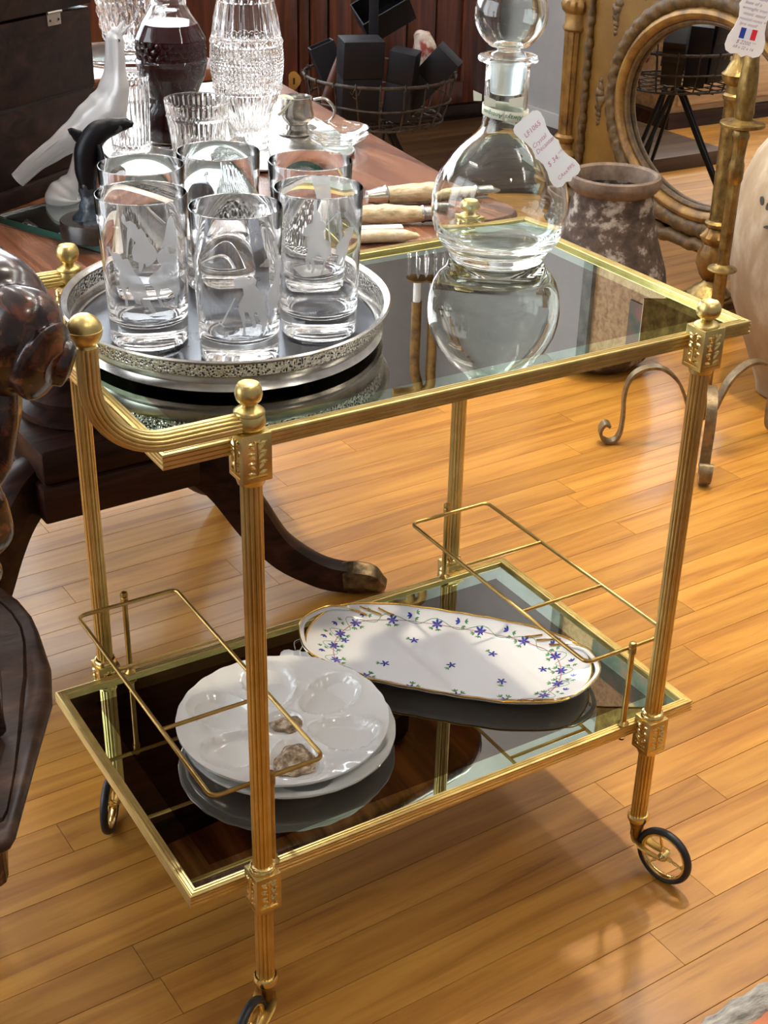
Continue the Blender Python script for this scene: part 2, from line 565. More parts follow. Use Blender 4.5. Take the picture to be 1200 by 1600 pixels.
def tag(o, label, cat, group=None):
    o['label'] = label
    o['category'] = cat
    if group:
        o['group'] = group
    return o


def struct(o):
    o['kind'] = 'structure'
    return o


def catmull(P, n=8, closed=False):
    P = [Vector(p) for p in P]
    out = []
    m = len(P)
    for i in range(m if closed else m - 1):
        if closed:
            a, b, c, d = P[(i - 1) % m], P[i], P[(i + 1) % m], P[(i + 2) % m]
        else:
            a, b, c, d = P[max(i - 1, 0)], P[i], P[i + 1], P[min(i + 2, m - 1)]
        for k in range(n):
            t = k / n
            out.append(0.5 * ((2 * b) + (c - a) * t + (2 * a - 5 * b + 4 * c - d) * t * t + (3 * b - a - 3 * c + d) * t ** 3))
    if not closed:
        out.append(P[-1])
    return out


def lerp_list(vals, n):
    """smooth list of n values through vals"""
    out = []
    m = len(vals) - 1
    for i in range(n):
        t = i / (n - 1) * m
        k = min(int(t), m - 1)
        f = t - k
        f = f * f * (3 - 2 * f)
        a, b = vals[k], vals[k + 1]
        if isinstance(a, tuple):
            out.append(tuple(x + (y - x) * f for x, y in zip(a, b)))
        else:
            out.append(a + (b - a) * f)
    return out


def loft(mb, pts, rad, n=8, seg=20, rf=None, up=None):
    path = catmull(pts, n)
    return mb.tube(path, lerp_list(rad, len(path)), seg, rf, up)


def copy_tree(o, parent=None):
    c = o.copy()
    COL.objects.link(c)
    if parent is not None:
        c.parent = parent
    for ch in list(o.children):
        copy_tree(ch, c)
    return c


def text_mb(mb, body, size, M4, shear=0.25, thin=0.0):
    """writing as flat glyph outlines, placed by M4"""
    cu = bpy.data.curves.new('writing', 'FONT')
    cu.body = body
    cu.size = size
    cu.shear = shear
    cu.align_x = 'CENTER'
    cu.align_y = 'CENTER'
    cu.offset = thin
    cu.resolution_u = 2
    ob = bpy.data.objects.new('writing', cu)
    me = bpy.data.meshes.new_from_object(ob)
    vs = [M4 @ v.co for v in me.vertices]
    fs = [list(p.vertices) for p in me.polygons]
    mb.add(vs, fs)
    bpy.data.objects.remove(ob)
    bpy.data.meshes.remove(me)
    bpy.data.curves.remove(cu)
    return mb


def frame_mat(origin, ex, ey):
    ex = Vector(ex).normalized()
    ey = Vector(ey)
    ey = (ey - ex * ey.dot(ex)).normalized()
    ez = ex.cross(ey)
    m = Matrix((ex, ey, ez)).transposed().to_4x4()
    m.translation = Vector(origin)
    return m


# ------------------------------------------------------------------ room
mb = MB()
mb.box(-2.2, 4.4, -2.6, 5.4, -0.05, -0.0085)
floor = struct(mb.build('floor', M['floor_gap'], smooth=False))
fa = math.radians(2.0)
FW_ = 0.068
pm = bpy.data.meshes.new('floor_board')
b2 = MB()
h = 0.0006
for (x0, x1) in ((-0.5, 0.5),):
    b2.add([(-0.5, -0.5, 0), (0.5, -0.5, 0), (0.5, 0.5, 0), (-0.5, 0.5, 0),
            (-0.5, -0.499, 0.95), (0.5, -0.499, 0.95), (0.5, 0.499, 0.95), (-0.5, 0.499, 0.95),
            (-0.5, -0.493, 1.0), (0.5, -0.493, 1.0), (0.5, 0.493, 1.0), (-0.5, 0.493, 1.0)],
           [[3, 2, 1, 0], [0, 1, 5, 4], [4, 5, 9, 8], [2, 3, 7, 6], [6, 7, 11, 10], [8, 9, 10, 11], [0, 4, 8, 11, 7, 3], [1, 2, 6, 10, 9, 5]])
pm.from_pydata([tuple(v) for v in b2.v], [], b2.f)
pm.materials.append(M['floor_wood'])
# one mesh per length class so that the grain keeps its true scale
board_mesh = {}


def board(length):
    L = round(length, 2)
    if L not in board_mesh:
        me = bpy.data.meshes.new('floor_board')
        me.from_pydata([(v.x * (L - 0.0008), v.y * (FW_ - 0.0005), (v.z - 1) * 0.009) for v in b2.v], [], b2.f)
        me.materials.append(M['floor_wood'])
        board_mesh[L] = me
    return board_mesh[L]


nb = 0
y = -0.62
row = 0
lens = [0.72, 0.95, 1.2, 1.5, 1.8]
while y < 4.0:
    # boards reach further right the further back the row lies
    x0, x1 = -0.55, min(1.3 + (y + 0.6) * 0.95, 3.3)
    x = x0 - random.random() * 0.7
    while x < x1:
        L = random.choice(lens)
        o = bpy.data.objects.new('plank', board(L))
        COL.objects.link(o)
        o.parent = floor
        cx, cy = x + L / 2, y + FW_ / 2
        o.location = (cx * cos(fa) - cy * sin(fa), cx * sin(fa) + cy * cos(fa), 0)
        o.rotation_euler = (0, 0, fa)
        x += L
        nb += 1
    y += FW_
    row += 1

struct(MB().box(3.2, 3.3, -2.6, 4.5, 0, 3.3).build('wall_right', M['plaster'], smooth=False))
struct(MB().box(-2.2, 3.2, 4.4, 4.5, 0, 3.3).build('wall_back', M['plaster'], smooth=False))
struct(MB().box(-2.2, 3.3, -2.6, 4.5, 3.3, 3.38).build('ceiling', M['ceiling'], smooth=False))
struct(MB().box(3.185, 3.2, -2.6, 4.4, 0, 0.10).build('baseboard_right', M['window_wood'], smooth=False))
# daylight window on the back wall, left of the cabinet
mb = MB()
for a in (-1.70, -0.42, 0.88, 2.28):
    mb.box(a, a + 0.08, 4.33, 4.42, 1.28, 2.70)
mb.box(-1.70, 2.36, 4.33, 4.42, 2.70, 2.78)
mb.box(-1.70, 2.36, 4.31, 4.42, 1.20, 1.28)
win = struct(mb.build('window_1', M['window_wood'], smooth=False))
for a, b in ((-1.62, -0.42), (-0.34, 0.88), (0.96, 2.28)):
    MB().box(a, b, 4.375, 4.385, 1.28, 2.70).build('window_pane', M['daylight_back'], win, smooth=False)

# tall shop window in the left wall, outside the picture
struct(MB().box(-2.3, -2.2, -2.6, 4.5, 0, 3.3).build('wall_left', M['plaster'], smooth=False))
mb = MB()
for (a, b, c, d) in ((-0.1, 0.0, 0.7, 2.8), (1.45, 1.55, 0.7, 2.8), (3.0, 3.1, 0.7, 2.8), (-0.1, 3.1, 0.62, 0.7), (-0.1, 3.1, 2.8, 2.88)):
    mb.box(-2.2, -2.13, a, b, c, d)
win2 = struct(mb.build('window_2', M['window_wood'], smooth=False))
for a, b in ((0.0, 1.45), (1.55, 3.0)):
    MB().box(-2.18, -2.17, a, b, 0.7, 2.8).build('window_pane', M['daylight'], win2, smooth=False)

# ceiling lights: twin fluorescent tubes in shallow housings
first = None
spots = [(0.2, 1.6, 'white twin-tube ceiling light above the pedestal table'), (1.5, 1.6, 'white twin-tube ceiling light above the weathered clay jar'), (2.7, 1.6, 'white twin-tube ceiling light above the gilded mirror'),
         (1.5, 0.0, 'white twin-tube ceiling light over the bare floor right of the cart'), (2.7, 0.0, 'white twin-tube ceiling light by the right wall, nearer end'), (-1.1, 1.6, 'white twin-tube ceiling light nearest the left shop window'),
         (1.5, -1.6, 'white twin-tube ceiling light behind the viewer'), (0.2, 3.2, 'white twin-tube ceiling light nearest the back window')]
for i, (x, y, lab) in enumerate(spots):
    if first is None:
        t = thing('ceiling_light', lab, 'ceiling light', (x, y, 3.3), 'ceiling lights over the shop floor')
        MB().box(x - 0.09, x + 0.09, y - 0.62, y + 0.62, 3.262, 3.3).build('housing', M['lamp_white'], t, smooth=False)
        for dx in (-0.045, 0.045):
            MB().tube([(x + dx, y - 0.58, 3.245), (x + dx, y + 0.58, 3.245)], 0.016, 10).build('tube', M['tube_light'], t)
        first = t
    else:
        t = copy_tree(first)
        t.location = (x, y, 3.3)
        t['label'] = lab

# ------------------------------------------------------------------ bar cart
LX, DY = 0.74, 0.443
ZL, ZU = 0.243, 0.788
cart = thing('bar_cart', 'two-tier brass bar cart with reeded posts and smoked glass shelves', 'bar cart', (0.37, 0.22, 0))
prof = [(0.0, -0.0155), (0.0, -0.0128), (0.0013, -0.0122), (0.0013, -0.0112), (0, -0.0106), (0, -0.0080), (0.0013, -0.0074), (0.0013, -0.0064), (0, -0.0058),
        (0, -0.0034), (0.0012, -0.0029), (0.0012, -0.0022), (0, -0.0016), (0.0004, 0.0), (0.0028, 0.0006), (0.0034, -0.0006), (0.0042, -0.0006), (0.0048, 0.0006),
        (0.0066, 0.0006), (0.0072, -0.0006), (0.0080, -0.0006), (0.0086, 0.0006), (0.0106, 0.0006), (0.0112, -0.0005), (0.0122, -0.0012), (0.0122, -0.0155)]
for nm, z in (('upper_frame', ZU), ('lower_frame', ZL)):
    fr = MB().rect_ring(LX, DY, prof, z).build(nm, M['brass'], cart, ang=20)
    zt = z - 0.0052
    w = 0.0305
    MB().box(0.0122 + w, LX - 0.0122 - w, 0.0122 + w, DY - 0.0122 - w, zt - 0.005, zt).build('smoked_glass', M['pane_upper' if z == ZU else 'pane'], cart, smooth=False)
    a, b, c, d = 0.0122, LX - 0.0122, 0.0122, DY - 0.0122
    # mirrored border, four strips mitred at the corners
    for quad in (((a, c), (b, c), (b - w, c + w), (a + w, c + w)), ((b, c), (b, d), (b - w, d - w), (b - w, c + w)),
                 ((b, d), (a, d), (a + w, d - w), (b - w, d - w)), ((a, d), (a, c), (a + w, c + w), (a + w, d - w))):
        MB().prism(list(quad), zt - 0.005, zt).build('mirror_strip', M['mirror_edge'], cart, smooth=False)


def reed(n, depth):
    def f(t, a):
        x = (a * n / (2 * PI)) % 1.0
        return 1.0 - depth * (1.0 - math.sqrt(max(0.0, 1.0 - (2 * x - 1) ** 2)))
    return f


def vine(mb, M4, w, h):
    """a little sprig in low relief inside a square panel"""
    def leafp(cx, cy, ang, l, ww):
        pts = []
        for t in (0, 0.25, 0.5, 0.75, 1.0):
            pts.append((t * l, sin(PI * t) * ww))
        pts2 = [(t * l, -sin(PI * t) * ww * 0.7) for t in (0.75, 0.5, 0.25)]
        out = []
        for (px, py) in pts + pts2:
            out.append((cx + px * cos(ang) - py * sin(ang), cy + px * sin(ang) + py * cos(ang)))
        n = len(out)
        mx = sum(p[0] for p in out) / n
        my = sum(p[1] for p in out) / n
        vs = [M4 @ Vector((p[0], p[1], 0)) for p in out] + [M4 @ Vector((mx, my, 0.0016))]
        mb.add(vs, [[i, (i + 1) % n, n] for i in range(n)])
    for sx in (-1, 1):
        for k, (yy, aa, l, ww, x0) in enumerate(((-0.36, 0.25, 0.36, 0.085, 0.04), (-0.26, 0.75, 0.34, 0.10, 0.05), (-0.10, 0.10, 0.34, 0.085, 0.06), (-0.02, 0.62, 0.40, 0.11, 0.04),
                                                 (0.13, 0.15, 0.34, 0.09, 0.06), (0.20, 0.70, 0.34, 0.10, 0.05), (0.34, 0.20, 0.34, 0.08, 0.06), (0.33, 1.05, 0.20, 0.075, 0.02), (0.05, 1.2, 0.16, 0.07, 0.24), (-0.18, 1.2, 0.16, 0.07, 0.25), (0.26, 1.2, 0.16, 0.07, 0.24))):
            ang = aa if sx > 0 else PI - aa
            leafp(sx * x0 * w, yy * h, ang, l * w, ww * w)
    mb.tube([M4 @ Vector((0, -0.4 * h, 0.0004)), M4 @ Vector((0.01 * w, 0, 0.0006)), M4 @ Vector((-0.01 * w, 0.4 * h, 0.0004))], 0.0008, 5)
    for k in range(8):
        x = (-0.36 + 0.72 * k / 7) * w
        mb.box(x - 0.0012, x + 0.0012, -0.46 * h, -0.43 * h, 0, 0.0010, M4)


posts = [('FL', 0.0850, -0.0095, True), ('FR', 0.6585, -0.0095, False), ('BL', 0.0800, 0.4610, True), ('BR', 0.6510, 0.4570, False)]
HC = 0.0156
for code, x, y, handle in posts:
    p = MB().tube([(x, y, 0.080), (x, y, ZL + 0.012)], 0.0112, 112, reed(14, 0.17)).tube([(x, y, ZL + 0.012), (x, y, ZU - 0.04)], 0.0112, 112, reed(14, 0.17)).build('post', M['brass'], cart, ang=60)
    MB().lathe([(0.010, 0.078), (0.0135, 0.0785), (0.0152, 0.082), (0.0150, 0.087), (0.0132, 0.0900), (0.0112, 0.0905)], (x, y, 0), 32).build('ring', M['bright_brass'], p)
    for zc, hz in ((ZL - 0.0145, 0.0255), (ZU - 0.0125, 0.0250)):
        cm = MB()
        cm.box(x - HC, x + HC, y - HC, y + HC, zc - hz, zc + hz, bev=0.0009)
        cm.lathe([(0.0135, zc - hz - 0.006), (0.0140, zc - hz - 0.004), (0.0152, zc - hz)], (x, y, 0), 32)
        cube = cm.build('cube_block', M['brass'], p, ang=30)
        rm = MB()
        for ang in (0, PI / 2, PI, 3 * PI / 2):
            nrm = Vector((cos(ang), sin(ang), 0))
            M4 = frame_mat(Vector((x, y, zc)) + nrm * (HC - 0.00005), Vector((-sin(ang), cos(ang), 0)), (0, 0, 1))
            w, hh = 2 * HC * 0.86, 2 * hz * 0.88
            vine(rm, M4, w, hh)
        rm.build('leaf_relief', M['bright_brass'], p, ang=40)
    zc = ZL + 0.011
    MB().lathe([(0.0112, zc), (0.0150, zc), (0.0155, zc + 0.0025), (0.0145, zc + 0.005), (0.0135, zc + 0.006), (0.0138, zc + 0.008), (0.0112, zc + 0.0095)], (x, y, 0), 32).build('collar', M['bright_brass'], p)
    z0 = ZU + 0.0125
    km = MB()
    if handle:
        km.lathe([(0.008, z0 - 0.001), (0.0128, z0 + 0.0005), (0.0152, z0 + 0.005), (0.0155, z0 + 0.009), (0.0146, z0 + 0.0140), (0.0136, z0 + 0.0155), (0.0149, z0 + 0.0165), (0.0149, z0 + 0.0185),
                  (0.0128, z0 + 0.0205), (0.0075, z0 + 0.0235), (0.0058, z0 + 0.0250), (0.0085, z0 + 0.0265), (0.0118, z0 + 0.0300), (0.0132, z0 + 0.0350), (0.0130, z0 + 0.0395), (0.0118, z0 + 0.0435), (0.0098, z0 + 0.0460),
                  (0.0088, z0 + 0.0455), (0.005, z0 + 0.0440), (0.0, z0 + 0.0436)], (x, y, 0), 40)
    else:
        km.lathe([(0.008, z0 - 0.001), (0.0150, z0 - 0.0005), (0.0150, z0 + 0.001), (0.0128, z0 + 0.003), (0.0075, z0 + 0.006), (0.0058, z0 + 0.0075), (0.0085, z0 + 0.0088), (0.0122, z0 + 0.0120), (0.0142, z0 + 0.0168),
                  (0.0140, z0 + 0.0215), (0.0126, z0 + 0.0255), (0.0104, z0 + 0.0280), (0.0094, z0 + 0.0275), (0.005, z0 + 0.0255), (0.0, z0 + 0.0250)], (x, y, 0), 40)
    km.build('finial', M['brass'], p, ang=50)
    if handle:
        zz = z0 + 0.0075
        R_ = 0.068
        path = [(x - 0.010, y, zz), (x - 0.03, y, zz)]
        xe = -0.066
        for k in range(0, 15):
            a = PI / 2 * k / 14
            path.append((xe + R_ - R_ * sin(a), y, zz + R_ - R_ * cos(a)))
        path.append((xe, y, zz + R_ + 0.02))
        path.append((xe, y, 0.911))
        hd = MB().tube(path, 0.0102, 112, reed(14, 0.17), up=(0, 1, 0)).build('curved_handle', M['brass'], cart, ang=60)
        zb = 0.9255
        rb = 0.0152
        MB().lathe([(0.0095, 0.909)] + [(rb * sin(t), zb - rb * cos(t)) for t in [0.6 + 0.98 * k / 8 for k in range(9)]] + [(rb * 1.03, zb + 0.0002), (rb * 1.03, zb + 0.0012)] +
                   [(rb * sin(t), zb - rb * cos(t)) for t in [1.66 + 1.47 * k / 10 for k in range(11)]], (xe, y, 0), 40).build('ball_tip', M['brass'], hd)

# bottle racks on the lower shelf
for x0, x1, ux in ((0.037, 0.176, 0.106), (0.5535, 0.690, 0.6235)):
    z = 0.3615
    y0, y1 = 0.0125, 0.4265
    r = 0.010
    pts = []
    for (cx, cy, a0) in ((x0 + r, y0 + r, PI), (x1 - r, y0 + r, 1.5 * PI), (x1 - r, y1 - r, 0), (x0 + r, y1 - r, 0.5 * PI)):
        for k in range(6):
            a = a0 + PI / 2 * k / 5
            pts.append((cx + r * cos(a), cy + r * sin(a), z))
    rk = MB().tube(pts, 0.0027, 10, closed=True).build('bottle_rack', M['brass_wire'], cart)
    for q in (1 / 3, 2 / 3):
        yy = y0 + (y1 - y0) * q
        MB().tube([(x0, yy, z - 0.0005), (x1, yy, z - 0.0005)], 0.0025, 10).build('crossbar', M['brass_wire'], rk)
    for yy in (0.0065, DY - 0.0065):
        MB().lathe([(0.0026, ZL), (0.0075, ZL + 0.0002), (0.0080, ZL + 0.002), (0.0055, ZL + 0.0045), (0.0038, ZL + 0.006), (0.0038, z - 0.006), (0.0052, z - 0.0050), (0.0052, z + 0.003), (0.0045, z + 0.004), (0.0052, z + 0.0055), (0.0054, z + 0.0080), (0.0040, z + 0.0112), (0.0, z + 0.0122)], (ux, yy, 0), 20).build('upright', M['brass_wire'], rk)
        MB().lathe([(0.0045, ZL - 0.0155), (0.0048, ZL - 0.020), (0.004, ZL - 0.0235), (0.002, ZL - 0.0245)], (ux, yy, 0), 16).build('nut', M['clear_plastic'], rk)

# casters: swivel fork and spoked wheel
WR = 0.0425
for (code, x, y, handle), (dx, dy) in zip(posts, ((-0.038, -0.030), (0.0125, -0.046), (-0.026, -0.040), (-0.046, -0.026))):
    d = Vector((dx, dy, 0))
    ln = d.length
    d.normalize()
    s = Vector((-d.y, d.x, 0))
    top = Vector((x, y, 0.078))
    hub = Vector((x, y, WR)) + d * ln
    cs = MB()
    cs.lathe([(0.0108, 0.0785), (0.0112, 0.074), (0.0092, 0.0665), (0.0078, 0.060), (0.0082, 0.052), (0.006, 0.0475)], (x, y, 0), 24)
    cst = cs.build('caster', M['caster_brass'], cart)
    for sg in (1, -1):
        so = s * (sg * 0.0072)
        P = [Vector((x, y, 0.066)) + so * 0.85, Vector((x, y, 0.054)) + so * 1.1 + d * 0.001, Vector((x, y, 0.0455)) + so * 1.25 + d * 0.010, Vector((x, y, 0.0415)) + so * 1.25 + d * (ln * 0.6), hub + so * 1.25]
        loft(MB(), P, [(0.0065, 0.0016), (0.0075, 0.0016), (0.0070, 0.0016), (0.0062, 0.0016), (0.0056, 0.0016)], 6, 12, None, up=(0, 0, 1)).build('fork_arm', M['caster_brass'], cst)
    Mw = frame_mat(hub, d, (0, 0, 1))
    tm = MB()
    tm.tube([Mw @ Vector(((WR - 0.0042) * cos(a), (WR - 0.0042) * sin(a), 0)) for a in [2 * PI * k / 48 for k in range(48)]], (0.0044, 0.0058), 12, closed=True, up=d)
    tyre = tm.build('tyre', M['rubber'], cst)
    wm = MB()
    wm.tube([Mw @ Vector((0.0335 * cos(a), 0.0335 * sin(a), 0)) for a in [2 * PI * k / 48 for k in range(48)]], (0.0032, 0.0045), 10, closed=True, up=d)
    for k in range(3):
        a = 2 * PI * k / 3 + 1.9
        e = [Mw @ Vector((q * cos(a), q * sin(a), 0)) for q in (0.005, 0.012, 0.0135, 0.020, 0.026, 0.0315)]
        wm.tube(e, [0.0034, 0.0030, 0.0016, 0.0024, 0.0016, 0.0020], 8)
    wm.lathe([(0.0028, -0.0105), (0.0068, -0.0062), (0.0068, 0.0062), (0.0028, 0.0105)], (0, 0, 0), 16, None, Mw)
    wm.build('wheel', M['bright_brass'], cst)

# ------------------------------------------------------------------ tray and tumblers
TX, TY, TZ = 0.1945, 0.2680, ZU - 0.0038
tray = thing('serving_tray', 'round silver gallery tray holding six tumblers on the cart', 'tray', (TX, TY, TZ))
MT = Matrix.Translation((TX, TY, 0)) @ Matrix.Rotation(math.atan2(0.9443, 0.3292), 4, 'Z') @ Matrix.Diagonal((1.115, 1.003, 1.0, 1.0))
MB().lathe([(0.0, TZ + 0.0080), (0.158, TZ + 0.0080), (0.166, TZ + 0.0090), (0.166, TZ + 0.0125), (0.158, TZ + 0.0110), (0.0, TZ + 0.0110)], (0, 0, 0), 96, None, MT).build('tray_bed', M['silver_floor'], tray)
MB().lathe([(0.0, TZ + 0.0068), (0.1632, TZ + 0.0068), (0.1632, TZ + 0.0076), (0.0, TZ + 0.0076)], (0, 0, 0), 96, None, MT).build('underside', M['silver'], tray)
MB().lathe([(0.1640, TZ + 0.0060), (0.1700, TZ + 0.0055), (0.1735, TZ + 0.0085), (0.1712, TZ + 0.0115), (0.1695, TZ + 0.0150), (0.1655, TZ + 0.0150), (0.1645, TZ + 0.0100)], (0, 0, 0), 128, None, MT, close=True).build('base_band', M['silver'], tray)
MB().lathe([(0.1695, TZ + 0.0150), (0.1712, TZ + 0.0220), (0.1735, TZ + 0.0250), (0.1715, TZ + 0.0255), (0.1695, TZ + 0.0225), (0.1680, TZ + 0.0150)], (0, 0, 0), 128, None, MT, close=True).build('lower_gallery', M['silver'], tray)
MB().lathe([(0.1735, TZ + 0.0250), (0.1765, TZ + 0.0395), (0.1750, TZ + 0.0395), (0.1718, TZ + 0.0250)], (0, 0, 0), 128, None, MT, close=True).build('pierced_gallery', M['pierced'], tray)
MB().lathe([(0.1740, TZ + 0.0390), (0.1765, TZ + 0.0385), (0.1815, TZ + 0.0420), (0.1822, TZ + 0.0435), (0.1805, TZ + 0.0450), (0.1770, TZ + 0.0430), (0.1742, TZ + 0.0410)], (0, 0, 0), 128, None, MT, close=True).build('rim', M['silver'], tray)
for k in range(4):
    a = -1.02 + k * PI / 2
    MB().lathe([(0.001, TZ - 0.0012), (0.004, TZ - 0.0008), (0.0058, TZ + 0.004), (0.0045, TZ + 0.0075), (0.003, TZ + 0.009)], tuple(MT @ Vector((0.128 * cos(a), 0.128 * sin(a), 0))), 20).build('ball_foot', M['silver'], tray)

TB = TZ + 0.0113          # where the tumblers stand
TH, RB, RT_ = 0.161, 0.0415, 0.0480


def rad_at(z):
    return RB + (RT_ - RB) * min(1, max(0, (z - 0.012) / (TH - 0.012)))


def tumbler_mesh(mb):
    w = 0.0015
    pr = [(0.0, 0.0005), (RB - 0.006, 0.0002), (RB - 0.0012, 0.0012), (RB, 0.004), (RB + 0.0003, 0.012), (RB + 0.0008, 0.024), (rad_at(0.06), 0.06), (rad_at(0.11), 0.11), (RT_, TH - 0.0012), (RT_ - 0.0008, TH),
          (RT_ - w + 0.0004, TH), (RT_ - w, TH - 0.0012), (rad_at(0.11) - w, 0.11), (rad_at(0.06) - w - 0.0003, 0.06), (RB - w - 0.0012, 0.034), (RB - w - 0.004, 0.0265), (RB - 0.014, 0.0235), (0.0, 0.0225)]
    return mb.lathe(pr, (0, 0, 0), 72)


def engrave(parent, poly, cx, halfw, yt, yb, ang0, name='engraved_rider'):
    """poly in the picture-plane coordinates of the etched motif, wrapped round the outside of the glass"""
    bm = bmesh.new()
    vs = [bm.verts.new((p[0], p[1], 0)) for p in poly]
    f = bm.faces.new(vs)
    f.normal_update()
    bmesh.ops.triangulate(bm, faces=[f])
    bmesh.ops.subdivide_edges(bm, edges=bm.edges[:], cuts=2, use_grid_fill=True)
    bm.verts.index_update()
    out = []
    for v in bm.verts:
        z = 0.006 + (yb - v.co.y) / (yb - yt) * (TH - 0.008)
        z = min(max(z, 0.01), TH - 0.004)
        u = max(-0.97, min(0.97, (v.co.x - cx) / halfw))
        a = ang0 + math.asin(u)
        r = rad_at(z) + 0.0003
        out.append(Vector((r * cos(a), r * sin(a), z)))
    fs = [[v.index for v in f.verts] for f in bm.faces]
    bm.free()
    m = MB().add(out, fs)
    return m.build(name, M['engraving'], parent, off=(0, 0, 0))


def stick(p, q, w, head=0):
    d = Vector((q[0] - p[0], q[1] - p[1], 0)).normalized()
    n = Vector((-d.y, d.x, 0)) * w
    pts = [(p[0] + n.x, p[1] + n.y), (p[0] - n.x, p[1] - n.y)]
    if head:
        e = d * w * 2.2
        n2 = Vector((-d.y, d.x, 0)) * head
        pts += [(q[0] - e.x - n.x, q[1] - e.y - n.y), (q[0] - e.x - n2.x, q[1] - e.y - n2.y), (q[0] - n2.x, q[1] - n2.y), (q[0] + n2.x, q[1] + n2.y), (q[0] - e.x + n2.x, q[1] - e.y + n2.y), (q[0] - e.x + n.x, q[1] - e.y + n.y)]
    else:
        pts += [(q[0] - n.x, q[1] - n.y), (q[0] + n.x, q[1] + n.y)]
    return pts


RIDER_RUN = [(400, 770), (440, 745), (500, 740), (545, 775), (575, 752), (600, 780), (592, 830), (640, 900), (670, 960), (680, 1050), (700, 1140), (690, 1200), (668, 1238), (640, 1232), (650, 1190), (625, 1120), (600, 1060), (578, 1050),
             (572, 1090), (595, 1150), (588, 1190), (560, 1188), (565, 1150), (535, 1080), (522, 1050), (490, 1040), (500, 1120), (495, 1200), (500, 1240), (465, 1246), (475, 1200), (470, 1130), (440, 1030), (440, 980), (470, 930), (490, 890), (480, 840), (420, 835)]
RIDER_EDGE = [(800, 620), (826, 640), (830, 760), (832, 900), (828, 1010), (810, 1060), (765, 1080), (745, 1170), (725, 1165), (735, 1060), (708, 960), (722, 900), (770, 850), (790, 760)]
FL_A = [(245, 390), (260, 352), (275, 380), (276, 420), (310, 410), (345, 440), (360, 480), (385, 470), (405, 510), (430, 580), (470, 630), (490, 680), (480, 740), (440, 780), (400, 800), (390, 760), (352, 860), (343, 850), (345, 760), (310, 740), (300, 680), (310, 630), (335, 590), (302, 545), (286, 585), (265, 720), (256, 716), (270, 580), (275, 520), (282, 470), (252, 430)]
FL_B = [(116, 660), (140, 655), (150, 700), (180, 690), (210, 700), (225, 740), (265, 730), (285, 770), (310, 840), (350, 890), (380, 960), (400, 1050), (430, 1130), (460, 1190), (430, 1200), (390, 1140), (370, 1150), (330, 1060), (345, 1120), (300, 1110), (270, 1030), (250, 970), (226, 990), (236, 1080), (236, 1140), (215, 1142), (215, 1050), (190, 980), (180, 920), (200, 850), (170, 800), (165, 760), (150, 740), (130, 700)]
FL_C = [(480, 700), (520, 660), (560, 650), (578, 705), (620, 720), (640, 760), (640, 900), (652, 970), (662, 1040), (640, 1090), (640, 1170), (622, 1172), (615, 1100), (600, 1040), (560, 1000), (505, 990), (492, 1060), (525, 1140), (500, 1152), (470, 1060), (455, 980), (422, 955), (412, 915), (430, 870), (490, 830), (520, 790), (490, 760)]
FL_D = [(575, 420), (600, 390), (620, 430), (640, 560), (640, 690), (585, 650), (520, 650), (550, 560)]
FR_A = [(360, 430), (385, 400), (410, 430), (410, 480), (440, 500), (452, 550), (420, 570), (440, 630), (480, 660), (492, 720), (480, 760), (455, 790), (430, 920), (410, 930), (440, 790), (400, 770), (350, 790), (370, 870), (350, 920), (335, 910), (345, 870), (322, 810), (330, 890), (312, 895), (290, 810), (310, 740), (310, 660), (330, 620), (280, 612), (280, 572), (312, 520), (350, 500)]
FR_B = [(590, 572), (630, 560), (660, 580), (655, 640), (630, 680), (620, 760), (575, 890), (560, 885), (590, 790), (550, 862), (530, 858), (555, 780), (525, 762), (530, 700), (560, 650), (595, 620)]
CAMV = Vector((-0.4231, -1.0725, 0))
tum = [('front_left', 0.0975, 0.2600), ('front_middle', 0.1632, 0.1720), ('front_right', 0.2720, 0.1960), ('back_left', 0.1412, 0.3660), ('back_middle', 0.2440, 0.3850), ('back_right', 0.3180, 0.2990)]
tlab = {'front_left': 'crystal tumbler engraved with three polo riders, front left on the tray',
        'front_middle': 'crystal tumbler engraved with a polo rider swinging low, nearest on the tray',
        'front_right': 'crystal tumbler with rider raising a mallet, right of the nearest one',
        'back_left': 'tumbler half hidden behind the front left tumbler, beside the black orca',
        'back_middle': 'tumbler with a round crystal sticker, behind the nearest tumbler',
        'back_right': 'tumbler with a white sticker under its base, behind the right front one'}
glass_me = None
